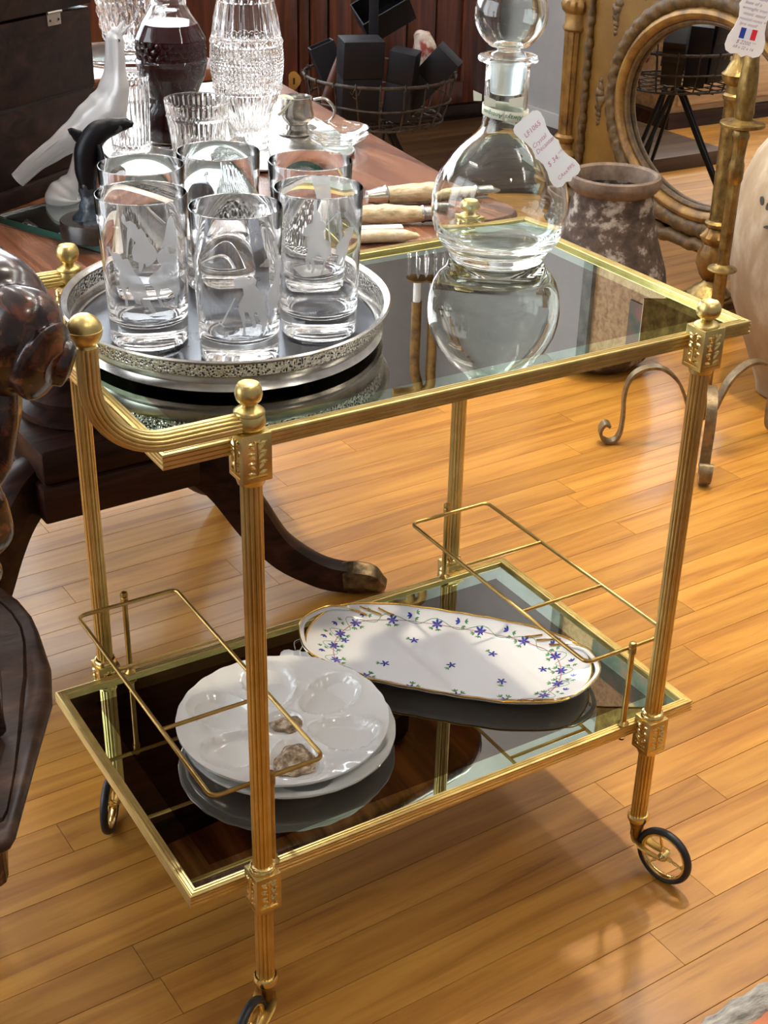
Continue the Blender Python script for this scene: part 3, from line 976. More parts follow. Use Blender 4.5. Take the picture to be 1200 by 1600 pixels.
for nm, x, y in tum:
    t = thing('tumbler', tlab[nm], 'tumbler', (x, y, TB), 'engraved tumblers on the silver tray')
    if glass_me is None:
        g = tumbler_mesh(MB()).build('glass_body', M['crystal'], t, off=(0, 0, 0), ang=60)
        glass_me = g.data
    else:
        g = bpy.data.objects.new('glass_body', glass_me)
        COL.objects.link(g)
        g.parent = t
    v = CAMV - Vector((x, y, 0))
    a0 = math.atan2(v.y, v.x)
    if nm == 'front_left':
        for p in (FL_A, FL_B, FL_C, FL_D):
            engrave(t, p, 395, 340, 300, 1500, a0)
        engrave(t, stick((560, 450), (465, 335), 4), 395, 340, 300, 1500, a0, 'engraved_mallet')
        engrave(t, stick((480, 735), (375, 672), 3), 395, 340, 300, 1500, a0, 'engraved_mallet')
    elif nm == 'front_middle':
        engrave(t, RIDER_RUN, 440, 385, 285, 1500, a0)
        engrave(t, RIDER_EDGE, 440, 410, 285, 1500, a0)
        engrave(t, stick((412, 920), (278, 1165), 7, 30), 440, 385, 285, 1500, a0, 'engraved_mallet')
        engrave(t, [(325 + 20 * cos(k * PI / 5), 1236 + 22 * sin(k * PI / 5)) for k in range(10)], 440, 385, 285, 1500, a0, 'engraved_ball')
    elif nm == 'front_right':
        engrave(t, FR_A, 395, 335, 325, 1480, a0)
        engrave(t, FR_B, 395, 335, 325, 1480, a0)
        engrave(t, stick((425, 545), (545, 415), 4, 16), 395, 335, 325, 1480, a0, 'engraved_mallet')
    elif nm == 'back_left':
        engrave(t, FR_A, 395, 335, 325, 1480, a0 + 1.9)
    elif nm == 'back_right':
        engrave(t, RIDER_RUN, 440, 385, 285, 1500, a0 + 2.4)
        mb = MB()
        mb.prism([(-0.022, -0.020), (0.018, -0.022), (0.023, 0.012), (0.006, 0.024), (-0.02, 0.018)], -0.0002, 0.0001)
        mb.build('base_sticker', M['card'], t, off=(0, 0, -0.0227), smooth=False)
    if nm in ('back_middle',):
        z = 0.088
        r = rad_at(z) + 0.0005
        M4 = frame_mat(Vector((r * cos(a0 + 0.02), r * sin(a0 + 0.02), z)), Vector((-sin(a0), cos(a0), 0)), (0, 0, 1))
        st = MB().lathe([(0.0, -0.0001), (0.0105, -0.0001), (0.0105, 0.0001), (0.0, 0.0001)], (0, 0, 0), 32, None, M4).build('round_sticker', M['sticker_clear'], t, off=(0, 0, 0))
        pm_ = MB()
        for rr in (0.0101, 0.0070):
            pm_.tube([M4 @ Vector((rr * cos(k * PI / 20), rr * sin(k * PI / 20), 0.0002)) for k in range(40)], 0.00018, 4, closed=True)
        text_mb(pm_, '24%', 0.0062, M4 @ Matrix.Translation((0, 0.0030, 0.0003)), 0)
        text_mb(pm_, 'LEAD', 0.0036, M4 @ Matrix.Translation((0, -0.0008, 0.0003)), 0)
        text_mb(pm_, 'CRYSTAL', 0.0028, M4 @ Matrix.Translation((0, -0.0042, 0.0003)), 0)
        pm_.build('sticker_print', M['ink_dark'], st, off=(0, 0, 0), smooth=False)

# ------------------------------------------------------------------ round decanter
DX, DYY = 0.620, 0.345
ZS = ZU - 0.0049
dec = thing('decanter', 'clear round glass decanter with ball stopper on the cart', 'decanter', (DX, DYY, ZS))
out = [(0.0, ZS + 0.0012), (0.056, ZS + 0.0004), (0.0615, ZS + 0.0022), (0.0640, ZS + 0.007), (0.0660, ZS + 0.013), (0.0745, ZS + 0.0215), (0.0815, ZS + 0.0325), (0.0866, ZS + 0.050), (0.0885, ZS + 0.070), (0.0874, ZS + 0.085),
       (0.0838, ZS + 0.101), (0.0755, ZS + 0.119), (0.0650, ZS + 0.134), (0.0540, ZS + 0.1455), (0.0430, ZS + 0.1545), (0.0345, ZS + 0.162), (0.0292, ZS + 0.171), (0.0276, ZS + 0.182), (0.0272, ZS + 0.215), (0.0274, ZS + 0.2475),
       (0.0300, ZS + 0.2500), (0.0368, ZS + 0.2510), (0.0378, ZS + 0.2530), (0.0374, ZS + 0.2555), (0.0355, ZS + 0.2570), (0.0280, ZS + 0.2570)]
inn = [(0.0232, ZS + 0.2545), (0.0226, ZS + 0.215), (0.0240, ZS + 0.182), (0.0256, ZS + 0.172), (0.0316, ZS + 0.160), (0.0410, ZS + 0.1515), (0.0520, ZS + 0.1425), (0.0630, ZS + 0.131), (0.0732, ZS + 0.1165), (0.0814, ZS + 0.099),
       (0.0848, ZS + 0.084), (0.0858, ZS + 0.070), (0.0838, ZS + 0.052), (0.0775, ZS + 0.037), (0.0660, ZS + 0.026), (0.045, ZS + 0.019), (0.020, ZS + 0.0165), (0.0, ZS + 0.016)]
MB().lathe(out + inn, (DX, DYY, 0), 96).build('glass_body', M['thin_glass'], dec, ang=50)
zb = ZS + 0.305
br = 0.0450
ball = [(0.0, ZS + 0.2120), (0.0185, ZS + 0.2122), (0.0200, ZS + 0.2135), (0.0218, ZS + 0.2540), (0.0220, ZS + 0.2580), (0.0200, ZS + 0.2600), (0.0150, ZS + 0.2620), (0.0142, ZS + 0.2650), (0.0170, ZS + 0.2690)]
ball += [(br * sin(t), zb + 0.0015 - br * cos(t)) for t in [0.55 + (PI - 0.55) * k / 22 for k in range(23)]]
st = MB().lathe(ball, (DX, DYY, 0), 64)
stopper = st.build('stopper', M['thin_glass'], dec, ang=60)
MB().lathe([(br * 0.94 * sin(t), zb + 0.0015 - br * 0.94 * cos(t)) for t in [PI * k / 24 for k in range(25)]], (DX, DYY, 0), 48).build('stopper_hollow', M['thin_glass'], stopper)
bmh = stopper.children[0].data
bm = bmesh.new()
bm.from_mesh(bmh)
bmesh.ops.reverse_faces(bm, faces=bm.faces[:])
bm.to_mesh(bmh)
bm.free()
MB().lathe([(0.0203, ZS + 0.2145), (0.0221, ZS + 0.2530), (0.0219, ZS + 0.2530), (0.0201, ZS + 0.2145)], (DX, DYY, 0), 48, close=True).build('ground_joint', M['ground_glass'], stopper)

# hang tag on a printed ribbon round the decanter's neck
v = (CAMV - Vector((DX, DYY, 0)))
ac = math.atan2(v.y, v.x)
nv = Vector((cos(ac), sin(ac), 0))
sv = Vector((-sin(ac), cos(ac), 0))        # to the right in the picture
tg = thing('price_tag', 'white scalloped price tag on a cream ribbon round the decanter neck', 'price tag', (DX, DYY, ZS + 0.18))
rb = MB()
n = 40
R_ = 0.0292
zr = ZS + 0.1905


def rib_z(a):
    return zr - 0.0035 * sin(a - ac) - 0.001


for k in range(n + 1):
    a = ac + 2 * PI * k / n
    for dz, dr in ((-0.0060, 0.0000), (0.0060, 0.0)):
        rb.v.append(Vector((DX + (R_ + dr) * cos(a), DYY + (R_ + dr) * sin(a), rib_z(a) + dz)))
for k in range(n):
    rb.f.append([2 * k, 2 * k + 2, 2 * k + 3, 2 * k + 1])
    rb.mi.append(0)
ribbon = rb.build('ribbon', M['ribbon'], tg)
mod = ribbon.modifiers.new('thick', 'SOLIDIFY')
mod.thickness = 0.0004
# the bow's loose loops
for (s0, u0, s1, u1, w) in ((-0.0300, 0.016, -0.0400, 0.020, 0.008), (-0.012, 0.014, -0.026, 0.019, 0.008), (0.004, 0.016, 0.021, 0.019, 0.0085)):
    C0 = Vector((DX, DYY, zr)) + nv * (0.0305 if abs(s1) < 0.03 else 0.008)
    q = [C0 + sv * s0 + Vector((0, 0, u0 - w * 0.5)), C0 + sv * s1 + Vector((0, 0, u1 - w)), C0 + sv * s1 * 1.03 + Vector((0, 0, u1 + w * 0.6)), C0 + sv * s0 + Vector((0, 0, u0 + w * 0.5))]
    qb = [p + nv * 0.0006 for p in q]
    MB().add(q + qb, [[0, 1, 2, 3], [7, 6, 5, 4], [0, 4, 5, 1], [1, 5, 6, 2], [2, 6, 7, 3], [3, 7, 4, 0]]).build('ribbon_loop', M['ribbon'], tg, smooth=False)
# the writing on the ribbon reads upside down, as in the picture
tm = MB()
text_mb(tm, 'Always Antiques', 0.0085, Matrix.Rotation(PI, 4, 'Z'), 0.3)
wv = []
for p in tm.v:
    a = ac + (p.x - 0.004) / R_
    wv.append(Vector((DX + (R_ + 0.0006) * cos(a), DYY + (R_ + 0.0006) * sin(a), rib_z(a) + p.y - 0.0004)))
tm.v = wv
tm.build('ribbon_print', M['ink_green'], ribbon, smooth=False)
# scalloped card: hangs from the neck's right side down over the shoulder
card_pts = [(-0.020, 0.040), (-0.0185, 0.0445), (-0.013, 0.0475), (-0.005, 0.0470), (0.0, 0.0480), (0.005, 0.0470), (0.013, 0.0475), (0.0185, 0.0445), (0.0200, 0.040), (0.0190, 0.031), (0.0155, 0.022), (0.0145, 0.012), (0.0160, 0.004), (0.0178, 0.0), (0.0160, -0.004),
            (0.0145, -0.012), (0.0160, -0.022), (0.0195, -0.031), (0.0200, -0.040), (0.0175, -0.0450), (0.0120, -0.0475), (0.0050, -0.0460), (0.0, -0.0490), (-0.0050, -0.0460), (-0.0120, -0.0475), (-0.0175, -0.0450), (-0.0200, -0.040), (-0.0195, -0.031), (-0.0160, -0.022), (-0.0145, -0.012),
            (-0.0160, -0.004), (-0.0178, 0.0), (-0.0160, 0.004), (-0.0145, 0.012), (-0.0155, 0.022), (-0.0190, 0.031)]


def make_card(parent, M4, scale, lines, ink, name='card'):
    c = MB().prism([(x * scale, y * scale) for x, y in card_pts], -0.0004, 0.0004, M4).build(name, M['card'], parent, smooth=False)
    t = MB()
    for (body, size, x, y, rot, sh) in lines:
        text_mb(t, body, size * scale, M4 @ Matrix.Translation((x * scale, y * scale, 0.0007)) @ Matrix.Rotation(rot, 4, 'Z'), sh, -0.00003 * scale)
    t.build('handwriting', M[ink], c, smooth=False)
    return c


dn = (sv * 0.66 + Vector((0, 0, -0.76)) + nv * 0.16).normalized()
acr = (sv * 0.76 + Vector((0, 0, 0.66)) + nv * -0.05).normalized()
cc = Vector((DX, DYY, 0)) + sv * 0.054 + nv * 0.0445 + Vector((0, 0, ZS + 0.155))
M4 = frame_mat(cc, acr, -dn)
make_card(tg, M4, 1.0, [('LF1065', 0.0085, 0.000, 0.030, 0.08, 0.2), ('Crystal', 0.0075, -0.002, 0.0135, 0.10, 0.35), ('Decanter', 0.0075, 0.001, 0.0055, 0.10, 0.35), ('$ 34.\u00b0\u00b0', 0.0085, 0.001, -0.0155, 0.10, 0.3), ('CAxx99%', 0.0065, 0.002, -0.036, 0.10, 0.35)], 'ink_red')

# ------------------------------------------------------------------ oyster plates
PZ = ZL - 0.0049


def oyster_plate(name, label, cx, cy, z0, rot, R=0.1365):
    t = thing(name, label, 'plate', (cx, cy, z0), 'white oyster plates on the lower shelf')
    vs, fs = [], []
    nr, na = 44, 132

    def top(r, a):
        q = r / R
        z = 0.010 + 0.012 * max(0, (q - 0.55) / 0.45) ** 1.6
        for k in range(6):
            wa = rot + k * PI / 3
            ccx, ccy = 0.60 * R * cos(wa), 0.60 * R * sin(wa)
            px, py = r * cos(a) - ccx, r * sin(a) - ccy
            u = px * cos(wa) + py * sin(wa)
            w = -px * sin(wa) + py * cos(wa)
            ww = 0.034 + 0.006 * u / 0.045
            e = (u / 0.046) ** 2 + (w / ww) ** 2
            if e < 1.25:
                s = max(0.0, 1 - e)
                z += -0.0105 * min(1, s * 1.6) ** 0.8 + 0.0022 * math.exp(-((e - 1.05) / 0.12) ** 2)
                z += 0.0005 * sin(18 * e)
        e = (r / (0.19 * R)) ** 2
        if e < 1.3:
            z += -0.0075 * min(1, max(0, 1 - e) * 1.8) + 0.0015 * math.exp(-((e - 1.05) / 0.15) ** 2)
        if q > 0.80:
            z += 0.0005 * (q - 0.80) / 0.2 * sin(a * 26)
        return max(z, 0.003)
    for i in range(nr):
        q = (i / (nr - 1)) ** 0.9
        for k in range(na):
            a = 2 * PI * k / na
            rr = R * q * (1 + (0.0016 * sin(26 * a) if i > nr - 4 else 0))
            vs.append(Vector((cx + rr * cos(a), cy + rr * sin(a), z0 + top(min(rr, R), a))))
    nt_ = len(vs)
    for i in range(nr):
        q = (i / (nr - 1))
        for k in range(na):
            a = 2 * PI * k / na
            rr = R * q * (1 + (0.0016 * sin(26 * a) if i > nr - 4 else 0))
            zz = 0.0 if q < 0.6 else 0.0185 * ((q - 0.6) / 0.4) ** 1.4
            vs.append(Vector((cx + rr * cos(a), cy + rr * sin(a), z0 + zz)))
    for s, base in ((1, 0), (-1, nt_)):
        for i in range(nr - 1):
            for k in range(na):
                k2 = (k + 1) % na
                f = [base + i * na + k, base + i * na + k2, base + (i + 1) * na + k2, base + (i + 1) * na + k]
                fs.append(f if s > 0 else f[::-1])
    for k in range(na):
        k2 = (k + 1) % na
        fs.append([(nr - 1) * na + k, (nr - 1) * na + k2, nt_ + (nr - 1) * na + k2, nt_ + (nr - 1) * na + k])
    MB().add(vs, fs).build('plate_body', M['porcelain'], t, ang=70)
    return t


oyster_plate('oyster_plate', 'white oyster plate underneath, only its rim showing below the other', 0.2290, 0.1990, PZ, 0.25)
oyster_plate('oyster_plate', 'white oyster plate on top, six wells and two shells on it', 0.2235, 0.207, PZ + 0.0148, 0.25)


def oyster(label, x, y, z, ang, sx, sy, hgt):
    t = MB()
    nr, na = 14, 40
    vs, fs = [], []
    for i in range(nr):
        q = i / (nr - 1)
        for k in range(na):
            a = 2 * PI * k / na
            w = 1 + 0.10 * sin(3 * a + 1) + 0.06 * sin(7 * a + q * 3)
            rx, ry = sx * q * w, sy * q * w
            px, py = rx * cos(a) + sx * 0.3 * (1 - q), ry * sin(a)
            zz = hgt * (1 - q ** 1.6) + 0.0014 * abs(sin(q * 17)) * (0.4 + q)
            vs.append(Vector((x + px * cos(ang) - py * sin(ang), y + px * sin(ang) + py * cos(ang), z + zz + 0.001)))
    for i in range(nr - 1):
        for k in range(na):
            k2 = (k + 1) % na
            fs.append([i * na + k, i * na + k2, (i + 1) * na + k2, (i + 1) * na + k])
    b = len(vs)
    for k in range(na):
        p = vs[(nr - 1) * na + k]
        vs.append(Vector((p.x * 0.9 + x * 0.1, p.y * 0.9 + y * 0.1, z - 0.001)))
    for k in range(na):
        k2 = (k + 1) % na
        fs.append([(nr - 1) * na + k, (nr - 1) * na + k2, b + k2, b + k])
    fs.append([b + k for k in range(na)])
    t.add(vs, fs)
    o = t.build('oyster_shell', M['shell'], None, off=(x, y, z), ang=50)
    return tag(o, label, 'oyster shell', 'oyster shells on the plate')


oyster('brown oyster shell lying in the middle well of the top plate', 0.2330, 0.2030, PZ + 0.0190, 2.6, 0.026, 0.017, 0.009)
oyster('ridged oyster shell with a pale tip, in the plate well nearest us', 0.2030, 0.1360, PZ + 0.0180, 0.9, 0.032, 0.026, 0.014)

# the plates' description card, half under the two dishes
ct = thing('price_card', 'handwritten white card with a string, under the plate and platter', 'price card', (0.29, 0.345, PZ))
M4 = frame_mat((0.298, 0.333, PZ + 0.0012), (0.80, 0.60, 0), (-0.60, 0.80, 0)) @ Matrix.Rotation(PI / 2 + 0.2, 4, 'Z')
make_card(ct, M4, 1.15, [('Set of two oyster', 0.0062, -0.008, 0.026, PI / 2 + 0.1, 0.4), ('c. 1900 in porcelain', 0.0062, 0.0, 0.024, PI / 2 + 0.1, 0.4), ('plates of white', 0.0062, 0.008, 0.026, PI / 2 + 0.1, 0.4)], 'ink_dark')
MB().tube(catmull([(0.335, 0.372, PZ + 0.001), (0.348, 0.385, PZ + 0.001), (0.352, 0.398, PZ + 0.001), (0.340, 0.396, PZ + 0.0015), (0.333, 0.380, PZ + 0.001)], 6), 0.0006, 6).build('string', M['ribbon'], ct)

# ------------------------------------------------------------------ long platter with cornflowers
PCX, PCY = 0.5010, 0.2445
px_ = Vector((0.290, -0.304, 0)).normalized()
py_ = Vector((-px_.y, px_.x, 0))
PA, PB = 0.2010, 0.1005
pl = thing('platter', 'long white porcelain platter painted with blue cornflowers and gold rim', 'platter', (PCX, PCY, PZ))


def p_out(a):
    c, s = cos(a), sin(a)
    n_ = 2.9
    r = (abs(c / PA) ** n_ + abs(s / PB) ** n_) ** (-1 / n_)
    r *= 1 + 0.006 * cos(16 * a)
    return r


def p_z(q):
    return 0.0075 + (0.0 if q < 0.74 else 0.0155 * ((q - 0.74) / 0.26) ** 1.35)


def p_pt(q, a, dz=0.0):
    r = p_out(a) * q
    return Vector((PCX, PCY, PZ + p_z(q) + dz)) + px_ * (r * cos(a)) + py_ * (r * sin(a))


vs, fs = [], []
nr, na = 26, 144
for i in range(nr):
    for k in range(na):
        vs.append(p_pt(i / (nr - 1), 2 * PI * k / na))
for i in range(nr):
    q = i / (nr - 1)
    for k in range(na):
        a = 2 * PI * k / na
        r = p_out(a) * q * (0.995)
        zz = 0.0 if q < 0.7 else 0.0195 * ((q - 0.7) / 0.3) ** 1.3
        vs.append(Vector((PCX, PCY, PZ + zz)) + px_ * (r * cos(a)) + py_ * (r * sin(a)))
for b in (0, nr * na):
    for i in range(nr - 1):
        for k in range(na):
            k2 = (k + 1) % na
            fs.append([b + i * na + k, b + i * na + k2, b + (i + 1) * na + k2, b + (i + 1) * na + k])
for k in range(na):
    k2 = (k + 1) % na
    fs.append([(nr - 1) * na + k, (nr - 1) * na + k2, nr * na + (nr - 1) * na + k2, nr * na + (nr - 1) * na + k])
MB().add(vs, fs).build('dish', M['porcelain_blue'], pl, ang=70)
MB().tube([p_pt(1.0, 2 * PI * k / 144) for k in range(144)], (0.0012, 0.0016), 6, closed=True).build('gold_rim', M['gilt_line'], pl)
MB().tube([p_pt(0.80, 2 * PI * k / 144, 0.0001) for k in range(144)], (0.0002, 0.0007), 6, closed=True, up=(0, 0, 1)).build('red_line', M['line_red'], pl)
# handles: a raised strap and gilded shell folds at either end
for sg in (0, PI):
    MB().tube(catmull([p_pt(0.95, sg - 0.40, 0.0005), p_pt(1.005, sg - 0.26, 0.001), p_pt(1.045, sg, 0.002), p_pt(1.005, sg + 0.26, 0.001), p_pt(0.95, sg + 0.40, 0.0005)], 8), (0.0018, 0.0036), 8).build('handle', M['porcelain_blue'], pl)
    MB().tube(catmull([p_pt(0.97, sg - 0.40, 0.0025), p_pt(1.022, sg - 0.26, 0.0030), p_pt(1.062, sg, 0.0036), p_pt(1.022, sg + 0.26, 0.0030), p_pt(0.97, sg + 0.40, 0.0025)], 8), 0.0009, 6).build('handle_gilding', M['gilt_line'], pl)
    for ss in (-1, 1):
        for k in range(3):
            MB().tube(catmull([p_pt(0.98 - k * 0.02, sg + ss * (0.36 + 0.12 * k), 0.0012), p_pt(0.92 - k * 0.025, sg + ss * (0.42 + 0.12 * k), 0.0015), p_pt(0.86, sg + ss * (0.47 + 0.11 * k), 0.001)], 5), [0.0012] * 5 + [0.0015] * 6, 6).build('shell_fold', M['gilt_line'], pl)


def blob(mb, C, ang, l, w, dz):
    pts = []
    for t in [k / 6 for k in range(7)]:
        pts.append((t * l, w * sin(PI * (0.15 + 0.8 * t)) * (0.5 + 0.6 * t)))
    for t in [k / 6 for k in range(6, -1, -1)]:
        pts.append((t * l, -w * sin(PI * (0.15 + 0.8 * t)) * (0.5 + 0.6 * t)))
    vs = []
    for x, y in pts:
        vs.append((x * cos(ang) - y * sin(ang), x * sin(ang) + y * cos(ang)))
    return vs


def on_dish(x, y, dz):
    """point of the dish surface at platter coordinates x, y"""
    a = math.atan2(y, x)
    q = min(0.99, math.hypot(x, y) / p_out(a))
    return Vector((PCX, PCY, PZ + p_z(q) + dz)) + px_ * x + py_ * y


def sprig(x, y, size, ang, petals=5, leaves=2, bud=False):
    m = MB()
    for k in range(petals):
        a = ang + (2 * PI * k / petals if not bud else (-0.7 + 1.4 * k / max(1, petals - 1)))
        vs = [on_dish(x + p[0], y + p[1], 0.0003) for p in blob(m, None, a, size, size * 0.26, 0)]
        m.cur = 0
        m.add(vs, [list(range(len(vs)))])
    for k in range(leaves):
        la = ang + 2.3 + 1.0 * k
        ox, oy = x + cos(la) * size * 1.0, y + sin(la) * size * 1.0
        for d in (-0.7, 0, 0.7):
            vs = [on_dish(ox + p[0], oy + p[1], 0.00025) for p in blob(m, None, la + d, size * 0.75, size * 0.18, 0)]
            m.cur = 1
            m.add(vs, [list(range(len(vs)))])
    m.build('painted_sprig', [M['petal'], M['leaf']], pl, smooth=False)


for (x, y, s, a) in ((-0.150, 0.004, 0.0068, 0.3), (-0.080, -0.035, 0.0075, 1.0), (-0.055, 0.033, 0.0075, 0.6), (0.010, -0.012, 0.0075, 2.0), (0.060, 0.032, 0.0075, 0.2), (0.085, -0.030, 0.0075, 2.5), (0.135, 0.015, 0.0070, 4.4)):
    sprig(x, y, s, a, 5, 1)
nfl = 16
for k in range(nfl):
    a = 2 * PI * (k + 0.5) / nfl
    # even spacing along the long sides
    aa = math.atan2(PB * sin(a), PA * cos(a))
    q = 0.80
    r = p_out(aa) * q
    sprig(r * cos(aa), r * sin(aa), 0.0088, a, 6, 2)
    a2 = 2 * PI * (k + 1.0) / nfl
    ab = math.atan2(PB * sin(a2), PA * cos(a2))
    r2 = p_out(ab) * 0.885
    sprig(r2 * cos(ab), r2 * sin(ab), 0.0070, a2 + PI / 2, 3, 2, True)
gar = []
for k in range(160):
    a = 2 * PI * k / 160
    aa = math.atan2(PB * sin(a), PA * cos(a))
    gar.append(p_pt(0.825 + 0.055 * cos((a) * nfl + PI), aa, 0.0002))
MB().tube(gar, (0.0002, 0.0005), 5, closed=True, up=(0, 0, 1)).build('garland_stem', M['leaf'], pl)
#PART2
# ------------------------------------------------------------------ pedestal table behind the cart
tb = thing('pedestal_table', 'mahogany pedestal table with dark sabre legs, standing behind the cart', 'table', (0.275, 1.035, 0))
ZT = 0.743


def rounded(poly, r, n=6):
    out = []
    m = len(poly)
    for i in range(m):
        p0, p1, p2 = Vector(poly[i - 1]), Vector(poly[i]), Vector(poly[(i + 1) % m])
        a = p1 + (p0 - p1).normalized() * r
        b = p1 + (p2 - p1).normalized() * r
        for k in range(n + 1):
            t = k / n
            q = a * (1 - t) ** 2 + p1 * 2 * t * (1 - t) + b * t * t
            out.append((q.x, q.y))
    return out


def inset(poly, d):
    c = Vector((sum(p[0] for p in poly) / len(poly), sum(p[1] for p in poly) / len(poly)))
    return [tuple(Vector(p) + (c - Vector(p)).normalized() * d) for p in poly]


def slab(mb, poly, layers):
    """closed slab from stacked outlines: layers = (inset, z) from bottom to top"""
    n = len(poly)
    vs = []
    for d, z in layers:
        vs += [Vector((x, y, z)) for x, y in inset(poly, d)]
    m = len(layers)
    fs = [[i * n + k, i * n + (k + 1) % n, (i + 1) * n + (k + 1) % n, (i + 1) * n + k] for i in range(m - 1) for k in range(n)]
    for base in (0, (m - 1) * n):
        for t in tessellate_polygon([[Vector((p.x, p.y, 0)) for p in vs[base:base + n]]]):
            fs.append([base + i for i in t])
    return mb.add(vs, fs)


top_poly = rounded([(-0.26, 0.490), (0.56, 0.490), (0.79, 0.535), (0.846, 0.600), (0.990, 1.735), (-0.26, 1.66)], 0.05)
slab(MB(), top_poly, [(0.012, ZT - 0.030), (0.003, ZT - 0.026), (0.0, ZT - 0.018), (0.0, ZT - 0.008), (0.004, ZT)]).build('table_top', M['mahogany'], tb, ang=50)
slab(MB(), inset(top_poly, 0.14), [(0, ZT - 0.085), (0, ZT - 0.030)]).build('apron', M['mahogany_dark'], tb, smooth=False)
cx, cy = 0.275, 1.035
MB().lathe([(0.10, 0.372), (0.112, 0.380), (0.112, 0.392), (0.095, 0.402), (0.100, 0.415), (0.088, 0.428), (0.060, 0.445), (0.052, 0.47), (0.075, 0.52), (0.085, 0.56), (0.070, 0.60), (0.050, 0.63), (0.075, 0.65), (0.10, 0.662)], (cx, cy, 0), 40).build('column', M['mahogany_dark'], tb)
pm2 = MB()
Mp = Matrix.Translation((cx, cy, 0)) @ Matrix.Rotation(math.radians(2), 4, 'Z')
pm2.box(-0.135, 0.135, -0.145, 0.145, 0.315, 0.374, Mp, bev=0.008)
pm2.box(-0.140, 0.140, -0.150, 0.150, 0.250, 0.315, Mp, bev=0.004)
pm2.build('platform', M['mahogany_dark'], tb, ang=30)
for deg in (-29.4, -148, 150, 32):
    a = math.radians(deg)
    u = Vector((cos(a), sin(a), 0))
    B = Vector((cx, cy, 0))
    P = [B + u * r + Vector((0, 0, z)) for r, z in ((0.10, 0.290), (0.175, 0.285), (0.235, 0.235), (0.275, 0.165), (0.330, 0.090), (0.400, 0.044), (0.455, 0.030))]
    leg = loft(MB(), P, [(0.045, 0.030), (0.048, 0.030), (0.045, 0.028), (0.038, 0.026), (0.031, 0.024), (0.027, 0.023), (0.026, 0.022)], 7, 16, lambda t, an: 1 / max(abs(cos(an)), abs(sin(an))) ** 0.6, up=(0, 0, 1)).build('sabre_leg', M['mahogany_dark'], tb, ang=50)
    P = [B + u * r + Vector((0, 0, z)) for r, z in ((0.444, 0.031), (0.462, 0.032), (0.490, 0.029), (0.512, 0.017), (0.520, 0.010))]
    loft(MB(), P, [(0.0285, 0.0265), (0.031, 0.028), (0.028, 0.027), (0.016, 0.023), (0.006, 0.012)], 6, 28, lambda t, an: 1 + 0.06 * cos(7 * an), up=(0, 0, 1)).build('brass_paw', M['bronze_foot'], leg)

# ------------------------------------------------------------------ dark writing box on the table
bu = Vector((-0.84, -0.54, 0)).normalized()
bv = Vector((-bu.y * -1, bu.x * -1, 0))
bv = Vector((-0.54, 0.84, 0)).normalized()
BR_ = Vector((0.367, 1.117, ZT))
bx = thing('wooden_box', 'dark stained wooden box with a small steel hinge, on the table behind the bird', 'box', BR_)
Mb = Matrix((-bu, bv, Vector((0, 0, 1)))).transposed().to_4x4()
Mb.translation = BR_
MB().box(-0.50, 0.006, -0.006, 0.26, 0.0, 0.028, Mb, bev=0.004).build('base_moulding', M['chest_wood'], bx, ang=30)
MB().box(-0.494, 0.0, 0.0, 0.25, 0.028, 0.1415, Mb, bev=0.002).build('lower_case', M['chest_wood'], bx, ang=30)
MB().box(-0.494, 0.0, 0.0, 0.25, 0.1445, 0.265, Mb, bev=0.002).build('upper_case', M['chest_wood'], bx, ang=30)
MB().box(-0.492, -0.002, 0.002, 0.248, 0.130, 0.160, Mb).build('seam_filler', M['hole'], bx, smooth=False)
MB().box(-0.497, 0.003, -0.003, 0.253, 0.269, 0.315, Mb, bev=0.003).build('lid', M['chest_wood'], bx, ang=30)
hg = MB().box(-0.106, -0.074, -0.0014, 0.0005, 0.2485, 0.268, Mb, bev=0.0005)
hg.tube([Mb @ Vector((-0.107, -0.0025, 0.2675)), Mb @ Vector((-0.073, -0.0025, 0.2675))], 0.0022, 10)
hg = hg.build('hinge', M['steel_hinge'], bx, ang=30)
for xx in (-0.100, -0.080):
    MB().lathe([(0.0, -0.0004), (0.0021, -0.0004), (0.0021, 0.0003), (0.0, 0.0003)], (0, 0, 0), 12, None, Mb @ Matrix.Translation((xx, -0.0017, 0.256)) @ Matrix.Rotation(PI / 2, 4, 'X')).build('screw', M['hole'], hg)

# mirror plateau with a thick green glass edge
A = Vector((0.130, 0.925))
e1 = Vector((0.38, -0.925))
e2 = Vector((0.925, 0.38))
PLp = [A, A + e1 * 0.345, A + e1 * 0.345 + e2 * 0.33, A + e2 * 0.33]
pt = thing('mirror_plateau', 'mirrored glass slab with a thick green edge lying under the orca and bird', 'mirror slab', (A.x, A.y, ZT))
poly = [(p.x, p.y) for p in PLp]
MB().prism(inset(poly, 0.004), ZT, ZT + 0.0015).build('silvered_back', M['plateau_mirror'], pt, smooth=False)
slab(MB(), poly, [(0.0, ZT + 0.0017), (0.0, ZT + 0.0105), (0.002, ZT + 0.0118)]).build('glass_slab', M['green_glass'], pt, smooth=False)
for i in range(4):
    p, q = Vector((*poly[i], 0)), Vector((*poly[(i + 1) % 4], 0))
    d = (q - p).normalized()
    MB().box(0, (q - p).length, -0.0008, -0.0002, ZT + 0.0015, ZT + 0.0110, frame_mat(p, d, (-d.y, d.x, 0))).build('ground_edge', M['green_edge'], pt, smooth=False)
ZP = ZT + 0.0118

